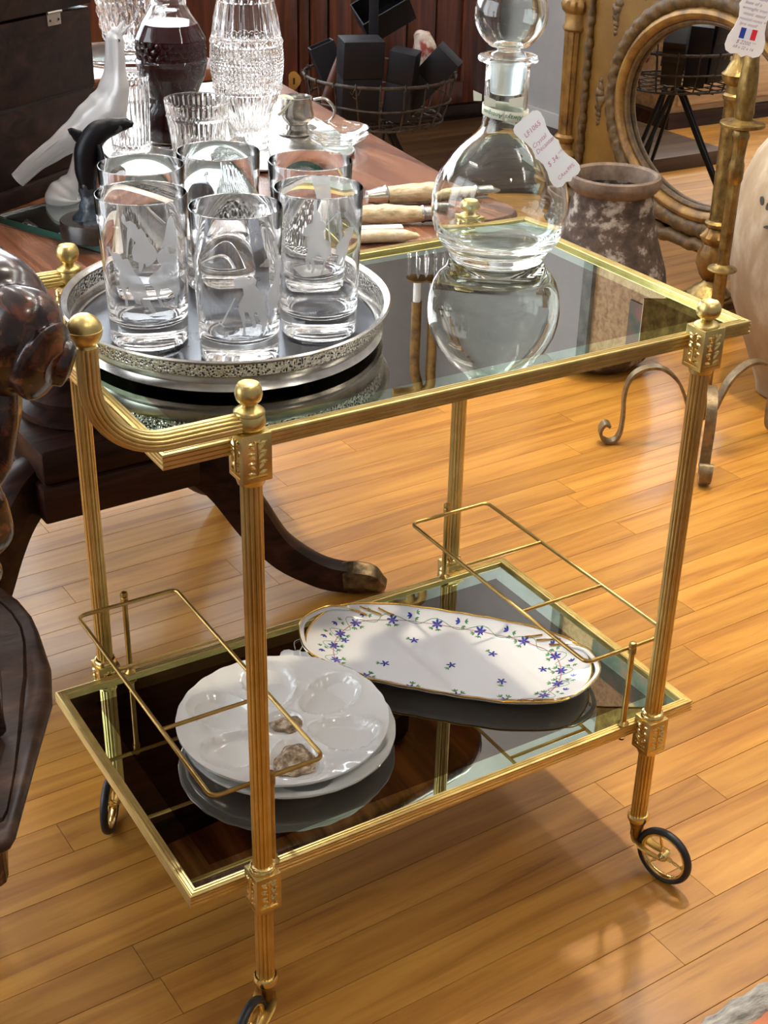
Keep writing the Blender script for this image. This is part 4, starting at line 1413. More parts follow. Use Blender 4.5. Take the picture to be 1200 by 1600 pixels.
# ------------------------------------------------------------------ orca and bird
oc = Vector((0.2260, 0.7630, ZP))
ot = thing('orca_sculpture', 'black stone orca rising from rock on a round marble base', 'sculpture', oc)
MB().lathe([(0.050, ZP), (0.0515, ZP + 0.001), (0.0515, ZP + 0.0235), (0.0505, ZP + 0.0250), (0.0, ZP + 0.0250)], (oc.x, oc.y, 0), 64).build('marble_base', M['marble_black'], ot)
rk = MB()
loft(rk, [(0.226, 0.763, ZP + 0.024), (0.225, 0.763, ZP + 0.032), (0.222, 0.764, ZP + 0.046), (0.219, 0.766, ZP + 0.060), (0.218, 0.766, ZP + 0.072), (0.2175, 0.766, ZP + 0.080)], [0.034, 0.031, 0.019, 0.0135, 0.0125, 0.010], 6, 28,
     lambda t, a: 1 + 0.16 * noise.noise(Vector((cos(a) * 2, sin(a) * 2, t * 6))) + 0.05 * sin(5 * a + 8 * t))
rk.build('rock', M['rock'], ot)
ob = MB()
loft(ob, [(0.2185, 0.766, ZP + 0.060), (0.2185, 0.766, ZP + 0.072), (0.2183, 0.766, ZP + 0.096), (0.2215, 0.765, ZP + 0.122), (0.2345, 0.7608, ZP + 0.1425), (0.2525, 0.7543, 0.9060), (0.2690, 0.7485, 0.9095), (0.2800, 0.7444, 0.9092), (0.2825, 0.7436, 0.9085)],
     [0.0075, 0.0125, 0.0165, 0.0175, 0.0160, 0.0128, 0.0092, 0.0045, 0.0010], 8, 26, up=(0.3, -0.9, 0))
body = ob.build('orca_body', M['orca'], ot)
fin = MB()
loft(fin, [(0.2230, 0.7655, 0.8840), (0.2120, 0.7680, 0.8945), (0.2035, 0.7712, 0.9020), (0.1985, 0.7730, 0.9045)], [(0.0150, 0.0045), (0.0085, 0.0036), (0.0050, 0.0028), (0.0008, 0.0008)], 6, 16, up=(0, 0, 1))
fin.build('dorsal_fin', M['orca'], ot)
pf = MB()
loft(pf, [(0.2320, 0.7500, 0.8860), (0.2330, 0.7470, 0.8700), (0.2300, 0.7470, 0.8560)], [(0.004, 0.010), (0.0035, 0.011), (0.001, 0.003)], 6, 14)
pf.build('flipper', M['orca'], ot)
em = MB().lathe([(0.0, 0.0), (0.0032, 0.0002), (0.0046, 0.0), (0.0, -0.001)], (0, 0, 0), 16, None, frame_mat((0.2580, 0.7415, 0.9060), (0.9, -0.3, 0.15), (0, 0.1, 1)) @ Matrix.Scale(1.5, 4, (1, 0, 0)))
em.build('eye_patch', M['orca_patch'], body)

BCx, BCy = 0.250, 0.948
bt = thing('bird_sculpture', 'frosted glass bird with raised open beak and long tail, on a block', 'sculpture', (BCx, BCy, ZP))
bs = MB()
loft(bs, [(0.2420, 0.9520, ZP + 0.0002), (0.2420, 0.9520, ZP + 0.0060), (0.2440, 0.9515, ZP + 0.012), (0.2520, 0.9490, ZP + 0.022), (0.2620, 0.9455, ZP + 0.036), (0.2690, 0.9440, ZP + 0.060), (0.2750, 0.9420, ZP + 0.082)], [(0.026, 0.026), (0.027, 0.027), (0.024, 0.024), (0.018, 0.020), (0.012, 0.016), (0.010, 0.014), (0.010, 0.012)], 7, 28)
bs.build('block', M['frosted'], bt)
bb = MB()
loft(bb, [(0.1815, 0.9727, 0.7900), (0.2081, 0.9639, 0.8140), (0.2364, 0.9545, 0.8330), (0.2649, 0.9450, 0.8530), (0.2932, 0.9356, 0.8740), (0.3140, 0.9285, 0.8930), (0.3255, 0.9247, 0.9190), (0.3295, 0.9234, 0.9500), (0.3310, 0.9228, 0.9780), (0.3317, 0.9226, 0.9910), (0.3350, 0.9216, 0.9995), (0.3390, 0.9204, 1.0050)],
     [(0.012, 0.015), (0.0135, 0.014), (0.0165, 0.014), (0.0215, 0.020), (0.0290, 0.026), (0.0300, 0.028), (0.0230, 0.022), (0.0155, 0.0155), (0.0140, 0.014), (0.0135, 0.013), (0.0095, 0.0090), (0.0040, 0.0050)], 8, 30, up=(0, 0, 1))
bb.build('bird_body', M['frosted'], bt)
for q in (((0.3355, 0.9214, 1.000), (0.3410, 0.9196, 1.0075), (0.3468, 0.9178, 1.0165)), ((0.3375, 0.9208, 0.9965), (0.3450, 0.9184, 1.0020), (0.3540, 0.9153, 1.0105))):
    loft(MB(), q, [0.0062, 0.0036, 0.0006], 5, 12).build('beak', M['frosted'], bt)
MB().lathe([(0.0, 0.0), (0.0016, 0.0003), (0.0022, 0.0), (0.0, -0.0008)], (0, 0, 0), 12, None, frame_mat((0.3330, 0.9098, 0.9905), (0.6, -0.3, 0.8), (0, 0.1, 1))).build('eye', M['orca_patch'], bt)
for k in range(4):
    s0 = (k - 1.5) * 0.006
    MB().tube(catmull([(0.2600, 0.9465 - 0.016 + s0 * 0.2, 0.8560 + s0), (0.2250, 0.9585 - 0.013, 0.8300 + s0), (0.1860, 0.9715 - 0.012, 0.7960 + s0)], 6), 0.0011, 6).build('feather_ridge', M['frosted'], bt)

# ------------------------------------------------------------------ crystal on the table
tr = thing('silver_salver', 'bright silver salver under the cut glass, near the table edge', 'tray', (0.70, 1.25, ZT))
slab(MB(), rounded([(0.40, 1.12), (0.66, 0.965), (0.815, 1.03), (0.900, 1.50), (0.46, 1.58)], 0.05), [(0.010, ZT), (0.0, ZT + 0.004), (0.0, ZT + 0.007), (0.006, ZT + 0.007), (0.012, ZT + 0.0035)]).build('salver_plate', M['silver'], tr, ang=40)
ZV = ZT + 0.0046


def diamonds(n, kz, depth, z0, z1):
    def f(a, z):
        if z0 < z < z1:
            u = (n * a / PI + z * kz) % 1.0
            w = (n * a / PI - z * kz) % 1.0
            return 1 - depth * (1 - min(abs(u - 0.5), abs(w - 0.5)) * 2)
        return 1.0
    return f


def flutes(n, depth, z0, z1, nxt=None):
    def f(a, z):
        if z0 < z < z1:
            return 1 - depth * abs(sin(n * a / 2))
        return nxt(a, z) if nxt else 1.0
    return f


def dense(prof, step):
    out = []
    for (r0, z0), (r1, z1) in zip(prof, prof[1:]):
        n = max(1, int(abs(z1 - z0) / step))
        for k in range(n):
            out.append((r0 + (r1 - r0) * k / n, z0 + (z1 - z0) * k / n))
    out.append(prof[-1])
    return out


# red wine decanter
x, y = 0.553, 1.240
t = thing('wine_decanter', 'diamond cut crystal decanter full of dark red wine', 'decanter', (x, y, ZV))
o = [(0.0, ZV + 0.001), (0.048, ZV), (0.0545, ZV + 0.006), (0.0560, ZV + 0.035), (0.0520, ZV + 0.060), (0.0440, ZV + 0.075), (0.0425, ZV + 0.083), (0.0480, ZV + 0.098), (0.0575, ZV + 0.118), (0.0620, ZV + 0.140), (0.0635, ZV + 0.143), (0.0620, ZV + 0.146), (0.0630, ZV + 0.165), (0.0620, ZV + 0.182), (0.0600, ZV + 0.186), (0.0500, ZV + 0.205), (0.0380, ZV + 0.222), (0.0300, ZV + 0.236), (0.0290, ZV + 0.250), (0.0330, ZV + 0.254), (0.0330, ZV + 0.262), (0.0240, ZV + 0.264)]
i_ = [(r - 0.0040, z + (0.004 if z < ZV + 0.01 else 0)) for r, z in o[::-1] if r > 0.02] + [(0.0, ZV + 0.010)]
f = diamonds(14, 46.0, 0.055, ZV + 0.148, ZV + 0.181)
od = dense(o, 0.0022)
m = MB()
m.lathe(od + i_, (x, y, 0), 120, f)
m.build('glass_body', M['crystal'], t, ang=28)
wp = [(max(0.0, r - 0.0034), z) for r, z in o if ZV + 0.004 < z < ZV + 0.212]
wp = [(0.0, ZV + 0.0106), (wp[0][0] - 0.002, ZV + 0.0106)] + wp[1:] + [(0.0, wp[-1][1])]
MB().lathe(wp, (x, y, 0), 48).build('wine', M['wine'], t)

# hobnail cut vase
x, y = 0.661, 1.163
t = thing('cut_vase', 'tall clear crystal vase cut with a band of hobnails', 'vase', (x, y, ZV))
o = [(0.0, ZV + 0.001), (0.034, ZV), (0.0360, ZV + 0.005), (0.0345, ZV + 0.020), (0.0385, ZV + 0.045), (0.0480, ZV + 0.072), (0.0570, ZV + 0.092), (0.0605, ZV + 0.100), (0.0618, ZV + 0.103), (0.0605, ZV + 0.106), (0.0640, ZV + 0.130), (0.0650, ZV + 0.150), (0.0640, ZV + 0.170), (0.0628, ZV + 0.178), (0.0638, ZV + 0.181), (0.0625, ZV + 0.185), (0.0610, ZV + 0.188), (0.0560, ZV + 0.220), (0.0490, ZV + 0.248), (0.0455, ZV + 0.260), (0.047, ZV + 0.29), (0.044, ZV + 0.29)]
i_ = [(0.0420, ZV + 0.260), (0.0450, ZV + 0.245), (0.0520, ZV + 0.215), (0.0570, ZV + 0.186), (0.0590, ZV + 0.150), (0.0570, ZV + 0.115), (0.0470, ZV + 0.080), (0.0340, ZV + 0.050), (0.020, ZV + 0.030), (0.0, ZV + 0.026)]
f1 = diamonds(26, 88.0, 0.055, ZV + 0.108, ZV + 0.177)
f2 = flutes(34, 0.06, ZV + 0.018, ZV + 0.098, flutes(18, 0.07, ZV + 0.19, ZV + 0.247, f1))
m = MB()
m.lathe(dense(o, 0.0018) + i_, (x, y, 0), 208, f2)
m.build('glass_body', M['crystal'], t, ang=24)

# low cut bowl
x, y = 0.547, 1.125
t = thing('cut_bowl', 'fluted crystal tumbler bowl in front of the wine decanter', 'bowl', (x, y, ZV))
o = [(0.0, ZV + 0.001), (0.040, ZV), (0.0440, ZV + 0.005), (0.0480, ZV + 0.040), (0.0525, ZV + 0.070), (0.0540, ZV + 0.073), (0.0530, ZV + 0.076), (0.0560, ZV + 0.098), (0.0555, ZV + 0.1005)]
i_ = [(0.0535, ZV + 0.1000), (0.0500, ZV + 0.075), (0.0450, ZV + 0.030), (0.035, ZV + 0.014), (0.0, ZV + 0.012)]
m = MB()
m.lathe(dense(o, 0.003) + i_, (x, y, 0), 160, flutes(36, 0.05, ZV + 0.008, ZV + 0.069, flutes(36, 0.05, ZV + 0.078, ZV + 0.097)))
m.build('glass_body', M['crystal'], t, ang=24)

# straight ribbed glass behind the bird
x, y = 0.462, 1.222
t = thing('ribbed_glass', 'straight ribbed crystal glass between the bird and the wine decanter', 'glass', (x, y, ZV))
o = [(0.0, ZV + 0.001), (0.030, ZV), (0.0330, ZV + 0.004), (0.0350, ZV + 0.06), (0.0375, ZV + 0.128), (0.0370, ZV + 0.130)]
i_ = [(0.0350, ZV + 0.129), (0.0320, ZV + 0.05), (0.028, ZV + 0.014), (0.0, ZV + 0.012)]
m = MB()
m.lathe(dense(o, 0.006) + i_, (x, y, 0), 112, flutes(28, 0.07, ZV + 0.006, ZV + 0.122))
m.build('glass_body', M['crystal'], t, ang=24)

# small table far behind with a large lattice cut vase on a glass plate
st_ = thing('side_table', 'small brown wooden table behind, carrying the lattice cut vase', 'table', (0.86, 2.19, 0))
MB().box(0.52, 1.02, 1.98, 2.42, 0.690, 0.718, bev=0.005).build('table_top', M['mahogany'], st_, ang=30)
MB().box(0.55, 0.99, 2.01, 2.39, 0.62, 0.690).build('apron', M['mahogany_dark'], st_, smooth=False)
for xx in (0.565, 0.975):
    for yy in (2.025, 2.375):
        MB().lathe([(0.012, 0), (0.018, 0.02), (0.013, 0.05), (0.020, 0.40), (0.022, 0.62)], (xx, yy, 0), 16).build('leg', M['mahogany_dark'], st_)
gp = MB().lathe([(0.0, 0.7185), (0.138, 0.7185), (0.140, 0.7205), (0.140, 0.7285), (0.138, 0.7305), (0.0, 0.7305)], (0.86, 2.19, 0), 64).build('glass_plate', M['green_glass'], None, off=(0.86, 2.19, 0.7185))
tag(gp, 'round clear glass plate with a green edge under the lattice cut vase', 'plate')
z = 0.731
t = thing('lattice_vase', 'large lattice cut crystal vase at the top of the picture', 'vase', (0.86, 2.19, z))
o = [(0.0, z + 0.001), (0.058, z), (0.062, z + 0.004), (0.064, z + 0.012), (0.074, z + 0.030), (0.082, z + 0.06), (0.088, z + 0.11), (0.092, z + 0.17), (0.095, z + 0.22)]
i_ = [(0.090, z + 0.22), (0.083, z + 0.11), (0.072, z + 0.05), (0.050, z + 0.022), (0.0, z + 0.020)]
m = MB()
m.lathe(dense(o, 0.004) + i_, (0.86, 2.19, 0), 140, diamonds(9, 17.0, 0.10, z + 0.016, z + 0.21))
m.build('glass_body', M['crystal'], t, ang=24)

# silver sauce boat, glass dishes at the salver's edge
t = thing('silver_jug', 'small polished silver jug with a tag string, beside the cut vase', 'jug', (0.785, 1.215, ZV))
MB().lathe([(0.0, ZV + 0.001), (0.034, ZV), (0.036, ZV + 0.003), (0.022, ZV + 0.008), (0.020, ZV + 0.016), (0.030, ZV + 0.026), (0.0320, ZV + 0.034), (0.0290, ZV + 0.046), (0.0275, ZV + 0.060), (0.0290, ZV + 0.0655), (0.0270, ZV + 0.0660), (0.0255, ZV + 0.060), (0.026, ZV + 0.045), (0.028, ZV + 0.034), (0.02, ZV + 0.022), (0.0, ZV + 0.020)], (0.785, 1.215, 0), 40).build('jug_body', M['silver'], t)
MB().tube(catmull([(0.812, 1.200, ZV + 0.060), (0.832, 1.188, ZV + 0.062), (0.846, 1.180, ZV + 0.040), (0.834, 1.187, ZV + 0.020), (0.814, 1.199, ZV + 0.028)], 7), (0.0026, 0.0040), 8).build('handle', M['silver'], t)
MB().tube(catmull([(0.752, 1.214, ZV + 0.052), (0.740, 1.222, ZV + 0.060), (0.752, 1.206, ZV + 0.071), (0.766, 1.195, ZV + 0.066), (0.758, 1.203, ZV + 0.050), (0.745, 1.212, ZV + 0.036)], 7), (0.0008, 0.0035), 6).build('tag_string', M['ribbon'], t)
for k, (lb) in enumerate(('shallow clear glass dish under another, on the silver salver edge', 'shallow clear glass dish stacked on top, beside the silver jug')):
    zz = ZV + 0.0105 * k
    t = thing('glass_dish', lb, 'dish', (0.812, 1.108, zz), 'stacked glass dishes')
    m = MB().lathe([(0.0, zz + 0.001), (0.030, zz), (0.034, zz + 0.002), (0.050, zz + 0.012), (0.056, zz + 0.019), (0.0545, zz + 0.0195), (0.049, zz + 0.0145), (0.033, zz + 0.006), (0.0, zz + 0.005)], (0.812, 1.108, 0), 56)
    m.build('dish_body', M['thin_glass'], t)

# ------------------------------------------------------------------ carving set with antler handles
zk = ZT


def knife(label, a, b, r, mat, ca, cb, group):
    a, b = Vector(a), Vector(b)
    d = (b - a).normalized()
    t = thing('carving_knife', label, 'carving knife', (a + b) / 2 * 1.0 - Vector((0, 0, ((a + b) / 2).z - zk)), group)
    mid = (a + b) / 2 + Vector((0, 0, 0.0015))
    loft(MB(), [a, a.lerp(b, 0.3) + Vector((0, 0, 0.001)), mid, a.lerp(b, 0.8), b], [r * 0.92, r * 1.0, r * 1.02, r * 0.92, r * 0.80], 6, 20, lambda tt, an: 1 + 0.03 * sin(9 * an + 20 * tt) + 0.02 * sin(31 * tt + 3 * an), up=(0, 0, 1)).build('antler_handle', mat, t)
    if ca:
        e = a - d * 0.03
        MB().tube([a + d * 0.003, a, a - d * 0.004, a - d * 0.010, a - d * 0.022, e], [r * 0.98, r * 1.08, r * 0.95, r * 1.0, r * 0.7, r * 0.72], 24).build('ferrule', M['silver'], t)
        bl = MB()
        n_ = Vector((-d.y, d.x, 0))
        bl.tube([e + d * 0.004, e - d * 0.03, e - d * 0.10, e - d * 0.15, e - d * 0.17], [(0.0015, 0.007), (0.0016, 0.010), (0.0014, 0.010), (0.001, 0.007), (0.0004, 0.001)], 10, None, (0, 0, 1))
        bl.build('blade', M['silver'], t)
    if cb:
        MB().tube([b - d * 0.003, b, b + d * 0.004, b + d * 0.03, b + d * 0.034, b + d * 0.045], [r * 0.86, r * 0.95, r * 0.82, r * 0.80, r * 0.6, r * 0.2], 24).build('cap', M['silver'], t)
    return t


knife('antler handled carver with wide silver ferrule, the far one of the set', (0.690, 0.742, zk + 0.0155), (0.832, 0.706, zk + 0.0150), 0.0150, M['antler'], True, True, 'antler carving set')
knife('antler handled carver with narrow silver cap, the middle one of the set', (0.585, 0.675, zk + 0.0150), (0.690, 0.6330, zk + 0.0145), 0.0142, M['antler'], False, True, 'antler carving set')
t = thing('bone_knife', 'pale carved bone blunt knife nearest the cart, beside the antler handles', 'knife', (0.59, 0.585, zk))
loft(MB(), [(0.535, 0.600, zk + 0.009), (0.575, 0.5845, zk + 0.010), (0.612, 0.5715, zk + 0.0095), (0.632, 0.5640, zk + 0.008), (0.640, 0.5612, zk + 0.0070)], [0.0086, 0.0096, 0.0088, 0.0050, 0.0012], 8, 22, lambda tt, an: 1 + 0.03 * abs(sin(24 * tt * PI)), up=(0, 0, 1)).build('bone_handle', M['bone'], t)
MB().box(-0.055, 0.045, -0.008, 0.008, 0.0, 0.0022, frame_mat((0.585, 0.6050, zk + 0.0150), (0.93, -0.36, 0), (0.36, 0.93, 0)), bev=0.0008).build('white_slip', M['card'], t, ang=30)

# ------------------------------------------------------------------ carved armchair at the left edge
ch = thing('carved_armchair', 'dark carved wooden armchair with a ridged scroll arm, left of the cart', 'armchair', (-0.30, 0.15, 0))
am = MB()


def ridges(t, a):
    g = 0.0
    if t > 0.45:
        g = 0.15 * (1 - abs(sin((t - 0.45) * 17 + 0.5 * sin(a)))) ** 2
    return 1 - g + 0.03 * noise.noise(Vector((cos(a) * 2.5, sin(a) * 2.5, t * 9)))


loft(am, [(-0.190, 0.330, 0.945), (-0.176, 0.215, 0.958), (-0.160, 0.120, 0.966), (-0.149, 0.040, 0.962), (-0.141, -0.020, 0.953), (-0.133, -0.058, 0.942), (-0.123, -0.076, 0.933), (-0.117, -0.085, 0.929)],
     [(0.040, 0.030), (0.042, 0.034), (0.046, 0.039), (0.050, 0.042), (0.053, 0.044), (0.049, 0.039), (0.038, 0.030), (0.016, 0.014)], 12, 48, ridges, up=(0, 0, 1))
arm = am.build('arm', M['carved'], ch, ang=60)
# leaf carved along the top of the arm, and the little button at its end
for k, (w, zz, yy0, yy1) in enumerate(((0.016, 0.0, 0.24, 0.02), (0.012, -0.012, 0.22, -0.01), (0.012, 0.006, 0.20, 0.04))):
    P = []
    for q in range(7):
        yy = yy0 + (yy1 - yy0) * q / 6
        P.append((-0.131 - 0.030 * (yy / 0.25) + 0.008 * k, yy, 0.998 + zz - 0.02 * k - 0.15 * max(0, 0.04 - yy) + 0.004 * sin(q)))
    loft(MB(), P, [(0.003, 0.004), (0.006, w * 0.7), (0.008, w), (0.008, w), (0.007, w * 0.8), (0.005, w * 0.5), (0.002, 0.002)], 6, 14, up=(0, 0, 1)).build('carved_leaf', M['carved'], arm)
loft(MB(), [(-0.120, -0.070, 0.932), (-0.1055, -0.075, 0.927), (-0.1005, -0.077, 0.925)], [(0.022, 0.014), (0.020, 0.013), (0.010, 0.007)], 6, 20, up=(0, 0, 1)).build('button', M['carved'], arm)
pm_ = MB()
loft(pm_, [(-0.155, -0.022, 0.925), (-0.160, -0.028, 0.880), (-0.166, -0.030, 0.845), (-0.176, -0.026, 0.812), (-0.173, -0.022, 0.795), (-0.171, -0.016, 0.765), (-0.178, -0.006, 0.735), (-0.176, 0.004, 0.712), (-0.182, 0.010, 0.685), (-0.184, 0.025, 0.62), (-0.184, 0.045, 0.545), (-0.184, 0.055, 0.515)],
     [0.028, 0.028, 0.024, 0.017, 0.021, 0.022, 0.014, 0.018, 0.013, 0.020, 0.022, 0.024], 6, 28, lambda t, a: 1 + 0.07 * sin(5 * a + 9 * t), up=(0, 1, 0))
pm_.build('arm_post', M['carved'], ch)
seat_poly = [(-0.47, 0.42), (-0.115, 0.395), (-0.0895, 0.350), (-0.0800, 0.318), (-0.0725, 0.286), (-0.0700, 0.250), (-0.0735, 0.215), (-0.0855, 0.140), (-0.104, 0.084), (-0.140, 0.019), (-0.172, -0.040), (-0.2000, -0.092), (-0.2080, -0.1015), (-0.2180, -0.1040), (-0.235, -0.100), (-0.52, -0.03)]
slab(MB(), seat_poly, [(0.010, 0.484), (0.003, 0.486), (0.0, 0.489), (0.0, 0.494), (0.003, 0.4985), (0.010, 0.501), (0.026, 0.500), (0.029, 0.4965), (0.032, 0.500)]).build('seat', M['seat_wood'], ch, ang=50)
slab(MB(), inset(seat_poly, 0.09), [(0.0, 0.37), (0.0, 0.484)]).build('seat_rail', M['carved'], ch, smooth=False)
for xx, yy in ((-0.335, 0.03), (-0.185, 0.300), (-0.42, 0.06), (-0.40, 0.33)):
    MB().lathe([(0.018, 0), (0.024, 0.02), (0.016, 0.05), (0.022, 0.18), (0.026, 0.30), (0.022, 0.375)], (xx, yy, 0), 20).build('leg', M['carved'], ch)
loft(MB(), [(-0.165, 0.36, 0.50), (-0.168, 0.36, 0.75), (-0.172, 0.35, 0.95), (-0.18, 0.37, 1.2)], [0.024, 0.022, 0.026, 0.02], 6, 16, up=(0, 1, 0)).build('back_post', M['carved'], ch)
MB().box(-0.44, -0.19, 0.355, 0.38, 0.62, 1.18, bev=0.008).build('backrest', M['carved'], ch, ang=30)
loft(MB(), [(-0.43, 0.36, 0.50), (-0.43, 0.36, 0.95), (-0.43, 0.37, 1.2)], [0.024, 0.024, 0.02], 6, 16, up=(0, 1, 0)).build('back_post', M['carved'], ch)

# ------------------------------------------------------------------ red stool with woven trim, near right corner
t = thing('round_stool', 'orange red topped round stool with grey woven trim, nearest corner', 'stool', (0.250, -0.862, 0))
MB().lathe([(0.0, 0.470), (0.275, 0.470), (0.288, 0.478), (0.288, 0.490), (0.275, 0.4965), (0.0, 0.498)], (0.25, -0.862, 0), 96).build('seat', M['rug_red'], t)
MB().tube([(0.25 + 0.290 * cos(a), -0.862 + 0.290 * sin(a), 0.487) for a in [2 * PI * k / 240 for k in range(240)]], (0.0125, 0.0145), 14, lambda u, a: 1 + 0.12 * sin(3 * a + 2 * PI * 60 * u), closed=True, up=(0, 0, 1)).build('woven_trim', M['rope'], t)
for k in range(4):
    a = PI / 4 + k * PI / 2
    MB().lathe([(0.014, 0), (0.018, 0.03), (0.014, 0.06), (0.020, 0.40), (0.022, 0.472)], (0.25 + 0.2 * cos(a), -0.862 + 0.2 * sin(a), 0), 16).build('leg', M['mahogany_dark'], t)

# ------------------------------------------------------------------ mahogany cabinet along the back
cb = thing('cabinet', 'low red mahogany cabinet with panelled doors, along the back', 'cabinet', (2.1, 3.8, 0))
MB().box(1.15, 3.06, 3.82, 4.30, 0.06, 1.12).build('carcass', M['cabinet'], cb, smooth=False)
MB().box(1.12, 3.10, 3.79, 4.30, 0.0, 0.105, bev=0.01).build('plinth', M['chest_wood'], cb, ang=30)
MB().box(1.12, 3.10, 3.79, 4.30, 1.12, 1.16, bev=0.01).build('cornice', M['cabinet'], cb, ang=30)
for i, (a, b) in enumerate(((1.20, 2.155), (2.295, 3.02))):
    d = MB()
    for q in ((a, a + 0.085, 0.11, 1.08), (b - 0.085, b, 0.11, 1.08)):
        d.box(q[0], q[1], 3.795, 3.82, q[2], q[3], bev=0.003)
    for q in ((0.11, 0.20), (0.99, 1.08)):
        d.box(a + 0.085, b - 0.085, 3.797, 3.82, q[0], q[1], bev=0.003)
    door = d.build('door', M['cabinet'], cb, ang=30)
    n_ = 4
    for k in range(n_):
        w = (b - a - 0.17) / n_
        x0 = a + 0.085 + k * w
        MB().box(x0 + 0.004, x0 + w - 0.004, 3.806, 3.82, 0.20, 0.99, bev=0.004).build('panel', M['cabinet'], door, ang=30)
    for q in (a + 0.09, b - 0.09):
        MB().tube([(q, 3.800, 0.2), (q, 3.800, 0.99)], 0.008, 8).build('bead', M['cabinet'], door)
MB().box(2.165, 2.205, 3.792, 3.82, 0.11, 1.10, bev=0.006).build('moulding', M['cabinet'], cb, ang=30)
MB().box(2.215, 2.285, 3.785, 3.82, 0.11, 1.10, bev=0.012).build('pilaster', M['cabinet'], cb, ang=30)
es = MB().prism([(0.028 * cos(k * PI / 8) * (1 + 0.2 * cos(3 * k * PI / 8)), 0.036 * sin(k * PI / 8)) for k in range(16)], -0.001, 0.002, frame_mat((2.135, 3.793, 0.270), (1, 0, 0), (0, 0, 1)))
es = es.build('escutcheon', M['bright_brass'], cb, smooth=False)
MB().box(-0.004, 0.004, -0.014, 0.010, 0.002, 0.0028, frame_mat((2.135, 3.793, 0.270), (1, 0, 0), (0, 0, 1))).build('keyhole', M['hole'], es, smooth=False)

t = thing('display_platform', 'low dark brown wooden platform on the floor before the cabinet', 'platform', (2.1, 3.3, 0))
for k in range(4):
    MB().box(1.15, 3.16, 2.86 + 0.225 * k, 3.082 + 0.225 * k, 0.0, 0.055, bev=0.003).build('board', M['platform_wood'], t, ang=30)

# ------------------------------------------------------------------ wire basket stand full of black boxes
KX, KY = 1.765, 2.540
rr = Vector((0.8557, -0.5175, 0))
aw = Vector((0.5175, 0.8557, 0))
bk = thing('wire_basket_stand', 'rusty wire basket on a black three-legged stand, holding black boxes', 'basket stand', (KX, KY, 0))


def ring(mb, r, z, th, wob=0.0):
    mb.tube([(KX + r * (1 + wob * sin(3 * a + 1)) * cos(a), KY + r * (1 + wob * sin(5 * a)) * sin(a), z + wob * 0.2 * sin(4 * a)) for a in [2 * PI * k / 60 for k in range(60)]], th, 8, closed=True, up=(0, 0, 1))


RIM, RBT, ZR, ZB2 = 0.226, 0.192, 0.545, 0.418
m = MB()
ring(m, RIM, ZR, 0.0050)
m.build('rim', M['wire'], bk)
m = MB()
ring(m, (RIM + RBT) / 2 + 0.006, 0.478, 0.0032, 0.012)
m.build('middle_hoop', M['wire'], bk)
m = MB()
ring(m, RBT, ZB2, 0.0036, 0.01)
m.build('bottom_hoop', M['wire'], bk)
for k in range(20):
    a = 2 * PI * k / 20 + 0.1
    c, s = cos(a), sin(a)
    wv = 0.010 * sin(k * 2.3)
    MB().tube([(KX + (RIM + 0.0060) * c, KY + (RIM + 0.0060) * s, ZR - 0.006), (KX + (RIM + 0.003) * c, KY + (RIM + 0.003) * s, ZR + 0.0082), (KX + (RIM - 0.007) * c, KY + (RIM - 0.007) * s, ZR + 0.003), (KX + (RIM - 0.004) * c, KY + (RIM - 0.004) * s, ZR - 0.01),
               (KX + 0.213 * cos(a + wv), KY + 0.213 * sin(a + wv), 0.478), (KX + RBT * c, KY + RBT * s, ZB2)], 0.0028, 6).build('upright_wire', M['wire'], bk)
for k in range(-3, 4):
    q = k * 0.052
    w = math.sqrt(RBT ** 2 - q * q)
    MB().tube([(KX - w, KY + q, ZB2 - 0.001), (KX + w, KY + q, ZB2 - 0.001)], 0.0024, 6).build('base_wire', M['wire'], bk)
    MB().tube([(KX + q, KY - w, ZB2 - 0.004), (KX + q, KY + w, ZB2 - 0.004)], 0.0024, 6).build('base_wire', M['wire'], bk)
hx = Vector((KX, KY, 0)) - rr * 0.02
MB().box(-0.014, 0.014, -0.007, 0.007, 0.405, 1.15, Matrix((rr, aw, Vector((0, 0, 1)))).transposed().to_4x4() if False else frame_mat(hx, rr, aw), bev=0.002).build('centre_post', M['black_card'], bk, ang=30)
for k in range(3):
    a = -2.2 + k * 2 * PI / 3
    u = Vector((cos(a), sin(a), 0))
    s_ = Vector((-sin(a), cos(a), 0))
    for sg in (-1, 1):
        p0 = Vector((KX, KY, 0.405)) + u * 0.02 + s_ * (0.018 * sg)
        p1 = Vector((KX, KY, 0.006)) + u * 0.235 + s_ * (0.010 * sg)
        MB().tube([p0, p0.lerp(p1, 0.5) + Vector((0, 0, -0.004)), p1], (0.009, 0.006), 8).build('leg', M['black_card'], bk)


